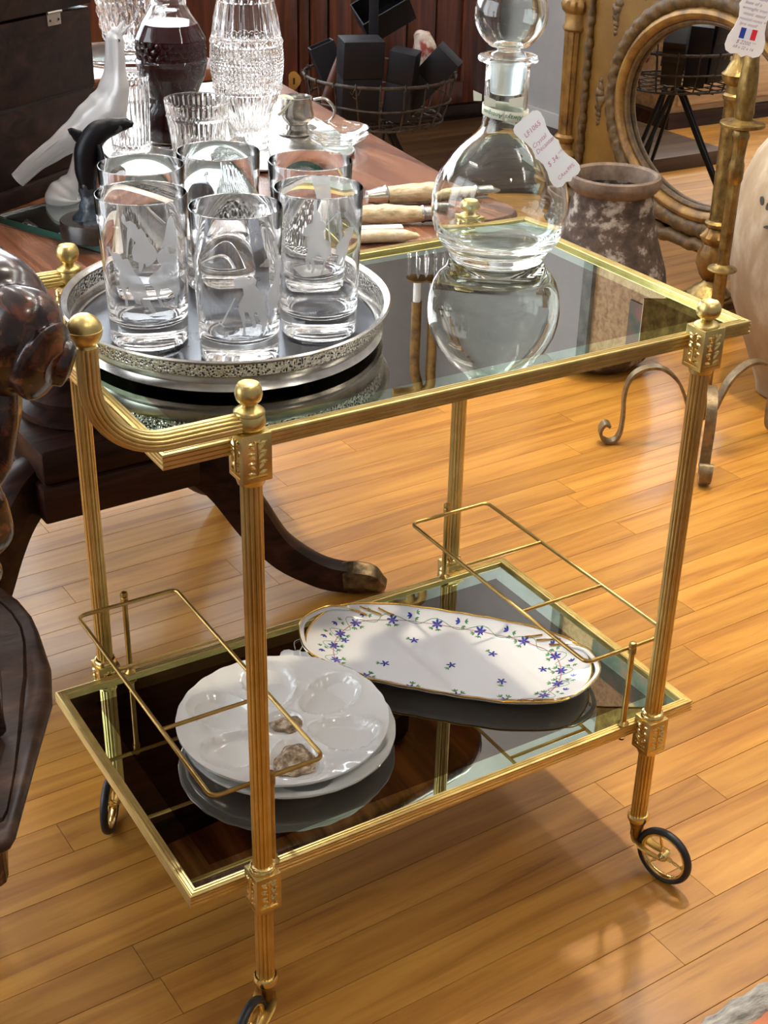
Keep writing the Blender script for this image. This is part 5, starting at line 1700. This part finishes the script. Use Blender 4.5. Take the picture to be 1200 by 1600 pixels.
def boxy(label, s, d, z0, w, dp, hh, roll=0.0, pitch=0.0, yaw=0.0, open_=False, name='black_box', mark=False):
    """card box in the basket; s sideways, d away, roll tips it sideways"""
    z0 += w / 2 * abs(sin(roll)) + dp / 2 * abs(sin(pitch))
    o = Vector((KX, KY, 0)) + rr * s + aw * d + Vector((0, 0, z0))
    M4 = frame_mat(o, rr, aw) @ Matrix.Rotation(yaw, 4, 'Z') @ Matrix.Rotation(roll, 4, 'Y') @ Matrix.Rotation(pitch, 4, 'X')
    t = thing(name, label, 'box', o, 'black boxes in the wire basket')
    if open_:
        m = MB()
        th = 0.004
        m.box(-w / 2, w / 2, -dp / 2, dp / 2, 0, th, M4)
        m.box(-w / 2, -w / 2 + th, -dp / 2, dp / 2, th, hh, M4)
        m.box(w / 2 - th, w / 2, -dp / 2, dp / 2, th, hh, M4)
        m.box(-w / 2 + th, w / 2 - th, -dp / 2, -dp / 2 + th, th, hh, M4)
        m.box(-w / 2 + th, w / 2 - th, dp / 2 - th, dp / 2, th, hh, M4)
        m.build('box_tray', M['black_card'], t, smooth=False)
        MB().box(-w / 2 + th, w / 2 - th, -dp / 2 + th, dp / 2 - th, th, th + 0.012, M4, bev=0.004).build('lining', M['black_lining'], t)
    else:
        MB().box(-w / 2, w / 2, -dp / 2, dp / 2, 0, hh * 0.55, M4, bev=0.0015).build('box_base', M['black_card'], t, ang=30)
        MB().box(-w / 2 - 0.002, w / 2 + 0.002, -dp / 2 - 0.002, dp / 2 + 0.002, hh * 0.555, hh, M4, bev=0.0015).build('box_lid', M['black_card'], t, ang=30)
        if mark:
            mm = MB()
            for q in (((-0.018, 0.06), (-0.010, 0.05), (-0.004, 0.066)), ((0.002, 0.058), (0.008, 0.048), (0.014, 0.064)), ((-0.008, 0.045), (0.000, 0.038), (0.006, 0.046))):
                mm.tube([M4 @ Vector((p[0] - 0.02, -dp / 2 - 0.0006, p[1] + 0.035)) for p in q], 0.0009, 5)
            mm.build('gold_mark', M['gilt_metal'], t)
    return t


boxy('upright black box with a small gold mark, at the front of the wire basket', -0.065, -0.095, 0.424, 0.118, 0.075, 0.235, 0.02, 0.10, 0.30, mark=True)
boxy('black box beside the upright one, leaning slightly right in the basket', 0.050, -0.080, 0.424, 0.075, 0.070, 0.200, 0.14, 0.05, -0.25)
boxy('black box tipped far to the right against the basket rim', 0.070, -0.010, 0.424, 0.080, 0.070, 0.215, 0.72, 0.05, -0.2)
boxy('open black box with a satin lining, tilted at the left of the basket', -0.105, 0.030, 0.426, 0.075, 0.085, 0.190, -0.38, -0.10, 0.2, True)
boxy('open black box lying crosswise on top, behind the centre post', 0.020, 0.110, 0.612, 0.155, 0.10, 0.085, -0.50, 0.55, 0.2, True)
lt = MB()
o = Vector((KX, KY, 0)) + rr * -0.166 + aw * -0.058
loft(lt, [o + Vector((0, 0, 0.428)), o + rr * 0.012 + Vector((0, 0, 0.47)), o + rr * 0.03 + Vector((0, 0, 0.53)), o + rr * 0.05 + Vector((0, 0, 0.60))], [(0.016, 0.012), (0.022, 0.015), (0.020, 0.015), (0.012, 0.009)], 6, 18)
tag(lt.build('leather_case', M['leather'], None, off=o + Vector((0, 0, 0.428))), 'brown leather case standing at the left of the wire basket', 'case')
o = Vector((KX, KY, 0)) + rr * 0.125 + aw * 0.105
lt = MB()
loft(lt, [o + Vector((0, 0, 0.50)), o + Vector((0, 0, 0.55)) + rr * 0.005, o + Vector((0, 0, 0.60)) + rr * 0.01, o + Vector((0, 0, 0.640)) + rr * 0.0, o + Vector((0, 0, 0.652))], [(0.045, 0.03), (0.058, 0.036), (0.060, 0.036), (0.042, 0.026), (0.012, 0.008)], 6, 22, lambda t, a: 1 + 0.05 * sin(4 * a + 7 * t), up=aw)
tag(lt.build('cloth_pouch', M['cloth_print'], None, off=o + Vector((0, 0, 0.50))), 'red and cream patterned cloth pouch among the black boxes', 'pouch')

# ------------------------------------------------------------------ gilded mirror
MX, MYC, MZC = 2.345, 1.762, 0.515
RX, RZ = 0.318, 0.240      # half width and half height of the opening
RO = 0.272
gm = thing('gilded_mirror', 'large gilded frame with an oval mirror, carved rope and side columns', 'mirror', (MX + 0.05, MYC, 0))
# panel with a round hole
n_ = 72
vs, fs = [], []
for xx in (MX, MX + 0.035):
    for k in range(n_):
        a = 2 * PI * k / n_
        vs.append(Vector((xx, MYC + (RX + 0.022) * cos(a), MZC + (RZ + 0.022) * sin(a))))
    for k in range(n_):
        a = 2 * PI * k / n_
        c, s = cos(a), sin(a)
        y0, y1, z0, z1 = -0.605, 0.605, -0.372, 1.05
        t_ = min((y1 if c > 0 else -y0) / max(1e-6, abs(c)), (z1 if s > 0 else -z0) / max(1e-6, abs(s)))
        vs.append(Vector((xx, MYC + c * t_, MZC + s * t_)))
for b in (0, 2 * n_):
    for k in range(n_):
        k2 = (k + 1) % n_
        fs.append([b + k, b + k2, b + n_ + k2, b + n_ + k])
for k in range(n_):
    k2 = (k + 1) % n_
    fs.append([k, k2, 2 * n_ + k2, 2 * n_ + k])
    fs.append([n_ + k, n_ + k2, 3 * n_ + k2, 3 * n_ + k])
MB().add(vs, fs).build('panel', M['gilt_panel'], gm, smooth=False)
MB().lathe([(0.0, 0.0), (1.0, 0.0), (1.0, 0.004), (0.0, 0.004)], (0, 0, 0), 72, None, frame_mat((MX + 0.012, MYC, MZC), (0, -1, 0), (0, 0, 1)) @ Matrix.Diagonal((RX + 0.027, RZ + 0.027, 1, 1))).build('mirror_glass', M['mirror'], gm, smooth=False)


def circ(r, xx, th, n=96, rf=None, seg=12):
    return MB().tube([(xx, MYC + (RX + r) * cos(a), MZC + (RZ + r) * sin(a)) for a in [2 * PI * k / n for k in range(n)]], th, seg, rf, up=(1, 0, 0), closed=True)


circ(0.008, MX - 0.002, (0.010, 0.008)).build('inner_bead', M['gilt_dull'], gm)
circ(0.030, MX - 0.006, (0.022, 0.018)).build('cove', M['gilt'], gm)
m = circ(0.066, MX - 0.008, (0.022, 0.024), 288, lambda t, a: 1 + 0.07 * sin(2 * PI * 44 * t + 3 * sin(a)) + 0.05 * sin(2 * PI * 97 * t + a), 14)
m.build('carved_leaf_ring', M['gilt_dull'], gm, ang=80)
# rope moulding, both sides
for yy in (MYC + 0.515, MYC - 0.515):
    MB().tube([(MX - 0.008, yy + 0.002 * sin(k), 0.20 + 1.3 * k / 260) for k in range(261)], 0.0115, 12, lambda t, a: 1 + 0.22 * sin(2 * a + 2 * PI * 17 * t), up=(1, 0, 0)).build('rope_moulding', M['gilt_dull'], gm, ang=80)
# columns at the sides, on feet
for yy in (MYC + 0.597, MYC - 0.597):
    c = (MX + 0.005, yy, 0)
    MB().lathe([(0.045, 0.0), (0.045, 0.085), (0.040, 0.092), (0.034, 0.10), (0.036, 0.115), (0.024, 0.13), (0.030, 0.17), (0.042, 0.215), (0.040, 0.245), (0.046, 0.262), (0.050, 0.285), (0.044, 0.296), (0.034, 0.302), (0.032, 0.318), (0.040, 0.328), (0.041, 0.338), (0.033, 0.346)], c, 28,
               lambda a, z: 1 + (0.10 * abs(sin(4 * a)) if 0.13 < z < 0.25 else 0)).build('acanthus_foot', M['gilt'], gm)
    MB().lathe([(0.0315, 0.344), (0.0310, 0.36), (0.0345, 0.63), (0.035, 0.655)], c, 64, lambda a, z: 1 - 0.10 * (abs(sin(6 * a)) > 0.86)).build('column_shaft', M['gilt'], gm, ang=50)
    MB().lathe([(0.034, 0.652), (0.041, 0.660), (0.041, 0.668), (0.036, 0.676), (0.036, 0.705), (0.046, 0.715), (0.050, 0.730), (0.046, 0.742), (0.036, 0.75), (0.034, 1.05)], c, 36, lambda a, z: 1 + (0.07 * sin(12 * a) if z > 0.708 and z < 0.745 else 0)).build('capital', M['gilt'], gm)
MB().tube([(MX - 0.006, MYC - 0.57 + 1.14 * k / 80, 0.165 + 0.004 * sin(k * 0.9)) for k in range(81)], (0.020, 0.024), 12, lambda t, a: 1 + 0.12 * sin(2 * PI * 20 * t + a)).build('base_rail', M['gilt_dull'], gm, ang=80)
MB().box(MX + 0.0, MX + 0.03, MYC - 0.57, MYC + 0.57, 0.14, 0.19).build('base_board', M['gilt'], gm, smooth=False)


def ornament(y0, z0, sc, flip=1):
    m = MB()
    for (dy, dz, r) in ((0, 0.05, 0.008), (0, 0.035, 0.013), (0.004 * flip, 0.018, 0.017), (-0.003 * flip, 0.0, 0.018), (0.002, -0.018, 0.014), (0, -0.034, 0.011), (0, -0.046, 0.007), (0, -0.058, 0.0075)):
        m.lathe([(0.0, -0.8), (0.7, -0.6), (1.0, 0.0), (0.7, 0.6), (0.0, 0.8)], (0, 0, 0), 10, lambda a, z: 1 + 0.22 * sin(3 * a + dz * 90), frame_mat((MX - 0.001, y0 + dy * sc, z0 + dz * sc), (0, -1, 0), (0, 0, 1)) @ Matrix.Scale(r * sc, 4) @ Matrix.Scale(0.45, 4, (0, 0, 1)))
    m.build('ornament', M['gilt_dull'], gm, ang=70)


for (yy, zz, sc, fl) in ((MYC + 0.452, 0.475, 1.15, 1), (MYC + 0.410, 0.740, 1.1, -1), (MYC + 0.440, 0.255, 0.7, 1), (MYC + 0.29, 0.86, 1.2, 1), (MYC - 0.452, 0.475, 1.15, -1)):
    ornament(yy, zz, sc, fl)
# scroll in the lower corner
MB().tube(catmull([(MX - 0.003, 1.60, 0.20), (MX - 0.003, 1.63, 0.235), (MX - 0.003, 1.665, 0.225), (MX - 0.003, 1.66, 0.195), (MX - 0.003, 1.635, 0.20), (MX - 0.003, 1.65, 0.215)], 8), 0.006, 8).build('scroll_ornament', M['gilt_dull'], gm)

# ------------------------------------------------------------------ gilt column candlestick in front of the mirror
TCX, TCY = 2.214, 1.527
tc_ = thing('gilt_torchere', 'gilded column floor candlestick on a square plinth, before the mirror', 'candlestick', (TCX, TCY, 0))
pmx = MB()
Mq = Matrix.Translation((TCX, TCY, 0)) @ Matrix.Rotation(0.12, 4, 'Z')
pmx.box(-0.062, 0.062, -0.062, 0.062, 0.0, 0.088, Mq, bev=0.004)
pmx.box(-0.067, 0.067, -0.067, 0.067, 0.088, 0.096, Mq, bev=0.002)
pl_ = pmx.build('plinth', M['gilt_dull'], tc_, ang=30)
for a in (PI, -PI / 2):
    nv_ = Vector((cos(a + 0.12), sin(a + 0.12), 0))
    M4 = frame_mat(Vector((TCX, TCY, 0.045)) + nv_ * 0.0622, Vector((-nv_.y, nv_.x, 0)), (0, 0, 1))
    MB().box(-0.045, 0.045, -0.024, 0.024, 0, 0.004, M4, bev=0.002).build('plinth_panel', M['gilt_metal'], pl_, ang=30)
MB().lathe([(0.058, 0.096), (0.060, 0.104), (0.050, 0.112), (0.044, 0.120), (0.026, 0.130), (0.020, 0.142)], (TCX, TCY, 0), 32).build('base_turning', M['gilt_metal'], tc_)
m = MB().lathe([(0.020, 0.140), (0.030, 0.155), (0.041, 0.185), (0.040, 0.215), (0.028, 0.240), (0.036, 0.252), (0.040, 0.262), (0.030, 0.275), (0.026, 0.285)], (TCX, TCY, 0), 56, lambda a, z: 1 + 0.14 * abs(sin(4 * a + 26 * z)))
m.build('acanthus_bulb', M['gilt'], tc_, ang=60)
MB().lathe([(0.028, 0.284), (0.036, 0.290), (0.036, 0.298), (0.027, 0.305), (0.0255, 0.31), (0.0280, 0.60), (0.0290, 0.615), (0.034, 0.622), (0.034, 0.630), (0.0285, 0.636), (0.0285, 0.655), (0.038, 0.662), (0.042, 0.672), (0.044, 0.682), (0.036, 0.690), (0.028, 0.705), (0.022, 0.72), (0.020, 0.78), (0.026, 0.80), (0.016, 0.83), (0.014, 1.30), (0.022, 1.32)], (TCX, TCY, 0), 32).build('column', M['gilt_metal'], tc_)
# leaf branches with hanging leaf drops at the top
for k in range(6):
    a = k * PI / 3 + 0.3
    u = Vector((cos(a), sin(a), 0))
    B = Vector((TCX, TCY, 1.32))
    br_ = MB().tube(catmull([B, B + u * 0.05 + Vector((0, 0, 0.05)), B + u * 0.10 + Vector((0, 0, 0.10)), B + u * 0.115 + Vector((0, 0, 0.22))], 6), 0.007, 8).build('branch', M['gilt_metal'], tc_)
    for q in range(4):
        o = B + u * (0.05 + 0.018 * q) + Vector((0, 0, 0.04 + 0.035 * q))
        M4 = frame_mat(o, Vector((-u.y, u.x, 0.2)), (0, 0, -1))
        MB().prism([(0, 0), (0.022, 0.03), (0.028, 0.06), (0.012, 0.085), (0, 0.125), (-0.012, 0.085), (-0.028, 0.06), (-0.022, 0.03)], -0.0015, 0.0015, M4).build('leaf_drop', M['gilt_metal'], br_, smooth=False)

# ------------------------------------------------------------------ brass stand with scroll feet and its tag
SX, SY = 1.683, 0.975
sd = thing('brass_music_stand', 'gilded iron music stand pole on three scroll feet', 'music stand', (SX, SY, 0))
MB().lathe([(0.0135, 0.085), (0.0135, 0.40), (0.0135, 0.70)], (SX, SY, 0), 8).build('pole', M['gilt_metal'], sd, ang=25)
MB().lathe([(0.0128, 0.60), (0.0160, 0.61), (0.0165, 0.625), (0.0165, 0.64), (0.0130, 0.65), (0.0165, 0.69), (0.0185, 0.700), (0.0150, 0.710)], (SX, SY, 0), 24).build('pole_joint', M['gilt_metal'], sd)
MB().lathe([(0.013, 0.405), (0.016, 0.409), (0.0305, 0.4135), (0.0315, 0.4155), (0.030, 0.4185), (0.017, 0.423), (0.0135, 0.427)], (SX, SY, 0), 36).build('collar', M['gilt_metal'], sd)
MB().lathe([(0.013, 0.712), (0.030, 0.715), (0.0455, 0.719), (0.0465, 0.722), (0.0455, 0.7255), (0.028, 0.728), (0.018, 0.734)], (SX, SY, 0), 40).build('drip_pan', M['gilt_metal'], sd)
MB().lathe([(0.018, 0.730), (0.0205, 0.745), (0.0190, 0.760), (0.0205, 0.775), (0.0195, 0.800), (0.0175, 0.830), (0.0150, 0.860), (0.0135, 0.880), (0.0130, 1.25)], (SX, SY, 0), 28, lambda a, z: 1 + (0.05 * noise.noise(Vector((cos(a) * 3, sin(a) * 3, z * 70))) if z < 0.86 else 0)).build('foil_sleeve', M['gilt_metal'], sd, ang=60)
MB().lathe([(0.0, 0.062), (0.010, 0.064), (0.017, 0.072), (0.017, 0.100), (0.014, 0.108)], (SX, SY, 0), 20).build('hub', M['iron_strip'], sd)
# upper music desk, out of the picture
MB().box(-0.16, 0.16, -0.004, 0.004, 1.22, 1.45, Matrix.Translation((SX, SY, 0)) @ Matrix.Rotation(-0.55, 4, 'Z')).build('desk', M['gilt_metal'], sd, smooth=False)
LEG = [(0.016, 0.078), (0.030, 0.086), (0.043, 0.118), (0.065, 0.158), (0.104, 0.187), (0.144, 0.184), (0.170, 0.162), (0.180, 0.124), (0.178, 0.069), (0.182, 0.024), (0.198, 0.0065), (0.219, 0.013), (0.226, 0.034), (0.217, 0.051), (0.206, 0.047)]
for deg in (150.2, 231.0, 347.0):
    a = math.radians(deg)
    u = Vector((cos(a), sin(a), 0))
    path = catmull([Vector((SX, SY, 0)) + u * r + Vector((0, 0, z)) for r, z in LEG], 6)
    nrm = Vector((-sin(a), cos(a), 0))
    m = MB()
    n = len(path)
    for i, p in enumerate(path):
        T = (path[min(i + 1, n - 1)] - path[max(i - 1, 0)]).normalized()
        w_ = T.cross(nrm).normalized()
        hw = 0.0115 if i < n * 0.72 else 0.0115 + 0.005 * (i - n * 0.72) / (n * 0.28)
        for (sx_, sy_) in ((-1, -1), (1, -1), (1, 1), (-1, 1)):
            m.v.append(p + nrm * (hw * sx_) + w_ * (0.0032 * sy_))
    for i in range(n - 1):
        for k in range(4):
            k2 = (k + 1) % 4
            m.f.append([i * 4 + k, i * 4 + k2, (i + 1) * 4 + k2, (i + 1) * 4 + k])
            m.mi.append(0)
    m.f += [[0, 1, 2, 3], [(n - 1) * 4 + k for k in (3, 2, 1, 0)]]
    m.mi += [0, 0]
    m.build('scroll_leg', M['iron_strip'], sd, ang=40)

tg2 = thing('flag_tag', 'white scalloped price tag with a French flag, tied to the brass stand', 'price tag', (SX, SY, 0.9))
to = Vector((SX, SY, 0.953)) - aw * 0.034 - rr * 0.014
M4 = frame_mat(to, rr * 0.985 + Vector((0, 0, -0.17)), Vector((0, 0, 1)) + rr * 0.10 - aw * 0.02)
sc = 1.95
cd_ = make_card(tg2, M4, sc, [('band / table top', 0.0046, 0.002, 0.0080, -0.03, 0.3), ('base of a', 0.0048, -0.004, 0.0028, -0.03, 0.3), ('wrought iron', 0.0048, -0.001, -0.0024, -0.03, 0.3), ('music stand', 0.0048, 0.000, -0.0076, -0.03, 0.3), ('musical notes +', 0.0044, 0.000, -0.0128, -0.03, 0.3), ('lyre motif', 0.0046, -0.003, -0.0175, -0.03, 0.3), ('$ 2200.\u00b0\u00b0', 0.0052, 0.000, -0.0350, -0.03, 0.3), ('68 x 22 x 16', 0.0042, -0.001, -0.0400, -0.03, 0.3)], 'ink_violet')
for k, mt in enumerate(('flag_blue', 'flag_white', 'flag_red')):
    MB().box((-0.0085 + 0.0058 * k) * sc, (-0.0032 + 0.0058 * k) * sc, -0.0312 * sc, -0.0210 * sc, 0.0004, 0.0010, M4).build('flag_stripe', M[mt], cd_, smooth=False)
MB().tube(catmull([M4 @ Vector((0, 0.083, 0.001)), Vector((SX, SY, 1.055)) - aw * 0.019 - rr * 0.012, Vector((SX, SY, 1.062)) - rr * 0.022, Vector((SX, SY, 1.065)) + aw * 0.022, Vector((SX, SY, 1.062)) + rr * 0.022, Vector((SX, SY, 1.055)) - aw * 0.019 + rr * 0.012, M4 @ Vector((0.004, 0.083, 0.001))], 6), 0.0008, 6).build('string', M['ribbon'], tg2)

# ------------------------------------------------------------------ dark jar, pale vase
JX, JY = 1.795, 1.478
jr = thing('clay_jar', 'weathered dark clay jar with an open mouth, behind the cart', 'jar', (JX, JY, 0))
m = MB().lathe([(0.0, 0.001), (0.060, 0.0), (0.100, 0.008), (0.127, 0.032), (0.149, 0.09), (0.158, 0.15), (0.1565, 0.21), (0.149, 0.255), (0.1345, 0.295), (0.1190, 0.340), (0.1060, 0.395), (0.0985, 0.437), (0.0975, 0.450), (0.0925, 0.450), (0.095, 0.43), (0.102, 0.39), (0.115, 0.335), (0.140, 0.26), (0.15, 0.2), (0.14, 0.09), (0.10, 0.02), (0.0, 0.012)], (JX, JY, 0), 64, lambda a, z: 1 + 0.008 * sin(2 * a + 1) + 0.006 * noise.noise(Vector((cos(a) * 2, sin(a) * 2, z * 12))))
m.build('jar_body', M['jar'], jr)
MB().lathe([(0.0930, 0.449), (0.0985, 0.449), (0.1060, 0.456), (0.1120, 0.464), (0.1140, 0.476), (0.1110, 0.488), (0.1040, 0.4915), (0.0975, 0.486), (0.0945, 0.470)], (JX, JY, 0), 64, close=True).build('lip', M['jar_lip'], jr)

VX, VY = 2.085, 1.093
vt = thing('terracotta_vase', 'tall pale terracotta vase with dark glaze marks, at the right edge', 'vase', (VX, VY, 0))
m = MB().lathe([(0.0, 0.001), (0.068, 0.0), (0.074, 0.004), (0.080, 0.03), (0.095, 0.0685), (0.133, 0.162), (0.166, 0.238), (0.184, 0.335), (0.1885, 0.42), (0.187, 0.465), (0.178, 0.525), (0.155, 0.585), (0.118, 0.64), (0.080, 0.68), (0.065, 0.72), (0.066, 0.75), (0.078, 0.765), (0.078, 0.775), (0.062, 0.775), (0.056, 0.72), (0.07, 0.68)], (VX, VY, 0), 80, lambda a, z: 1 + 0.004 * sin(90 * z) * (z < 0.6))
vb = m.build('vase_body', M['vase'], vt)
for (da, z, w, h_, tl) in ((0.10, 0.505, 0.006, 0.010, 0.3), (0.23, 0.500, 0.007, 0.013, -0.5), (0.26, 0.535, 0.005, 0.008, 0.6), (0.35, 0.478, 0.012, 0.020, 0.2), (0.30, 0.455, 0.014, 0.004, 0.2), (0.40, 0.52, 0.006, 0.012, -0.4), (0.45, 0.50, 0.010, 0.014, 0.5)):
    a = math.atan2(-0.856, -0.518) - 1.15 + da
    r = 0.180 + (0.505 - z) * 0.18
    nn = Vector((cos(a), sin(a), 0.25)).normalized()
    M4 = frame_mat(Vector((VX + (r + 0.002) * cos(a), VY + (r + 0.002) * sin(a), z)), Vector((-sin(a), cos(a), 0)), (0, 0, 1)) @ Matrix.Rotation(tl, 4, 'Z')
    MB().prism([(w * cos(k * PI / 6), h_ * sin(k * PI / 6)) for k in range(12)], -0.006, 0.001, M4).build('glaze_mark', M['vase_mark'], vb, smooth=False)

# ------------------------------------------------------------------ what only the mirrors show
t = thing('framed_picture', 'framed dark painting with a grey frame, mirrored in the cart top', 'picture', (3.19, 2.62, 1.6))
MB().box(3.150, 3.198, 2.06, 3.14, 1.62, 2.95).build('mat_board', M['pale_wood'], t, smooth=False)
fm = MB()
for q in ((2.02, 2.08, 1.58, 2.99), (3.09, 3.15, 1.58, 2.99)):
    fm.box(3.130, 3.199, q[0], q[1], q[2], q[3])
fm.box(3.130, 3.199, 2.08, 3.09, 1.58, 1.64)
fm.box(3.130, 3.199, 2.08, 3.09, 2.93, 2.99)
fm.build('frame', M['grey_frame'], t, smooth=False)
MB().box(3.140, 3.152, 2.30, 2.86, 2.06, 2.75).build('canvas', M['painting'], t, smooth=False)
t = thing('hanging_lamp', 'gilded hanging lamp with candle sleeves and crystal drops, mirrored in the cart top', 'lamp', (2.62, 3.55, 3.3))
C0 = Vector((2.62, 3.55, 0))
for k in range(2):
    s0 = (k - 0.5) * 0.070
    p = C0 + rr * s0
    MB().tube(catmull([C0 + Vector((0, 0, 2.62)) - rr * 0.12, C0 + Vector((0, 0, 2.60)) + rr * (s0 * 0.6), p + Vector((0, 0, 2.50)), p + Vector((0, 0, 2.30)), p + Vector((0, 0, 2.20))], 6), 0.022, 12).build('gold_arm', M['gilt'], t)
    MB().lathe([(0.016, 2.11), (0.016, 2.24)], tuple(p), 16).build('candle_sleeve', M['card'], t)
    MB().lathe([(0.010, 2.10), (0.042, 2.105), (0.048, 2.095), (0.012, 2.085)], tuple(p), 20).build('bobeche', M['gilt'], t)
    for q in range(6):
        a = q * PI / 3
        o = p + Vector((0.042 * cos(a), 0.042 * sin(a), 0))
        MB().lathe([(0.001, 2.085), (0.007, 2.07), (0.009, 2.0), (0.001, 1.985)], tuple(o), 6).build('crystal_drop', M['crystal'], t, smooth=False)
MB().tube([C0 + Vector((0, 0, 3.3)) - rr * 0.12, C0 + Vector((0, 0, 2.60)) - rr * 0.12], 0.010, 8).build('rod', M['gilt'], t)
t = thing('pine_chest', 'low pale pine chest of drawers, seen in the gilded mirror', 'chest', (0.55, 3.6, 0))
MB().box(0.15, 0.95, 3.42, 3.78, 0.06, 0.52, bev=0.006).build('case', M['pale_wood'], t, ang=30)
MB().box(0.12, 0.98, 3.39, 3.80, 0.0, 0.06).build('plinth', M['mahogany_dark'], t, smooth=False)
for k in range(2):
    d = MB().box(0.18, 0.92, 3.408, 3.425, 0.09 + 0.21 * k, 0.28 + 0.21 * k, bev=0.004).build('drawer', M['pale_wood'], t, ang=30)
    for xx in (0.35, 0.75):
        MB().lathe([(0.006, 0), (0.006, 0.012), (0.014, 0.018), (0.012, 0.028), (0.0, 0.030)], (0, 0, 0), 14, None, frame_mat((xx, 3.409, 0.185 + 0.21 * k), (-1, 0, 0), (0, 0, 1))).build('knob', M['mahogany_dark'], d)
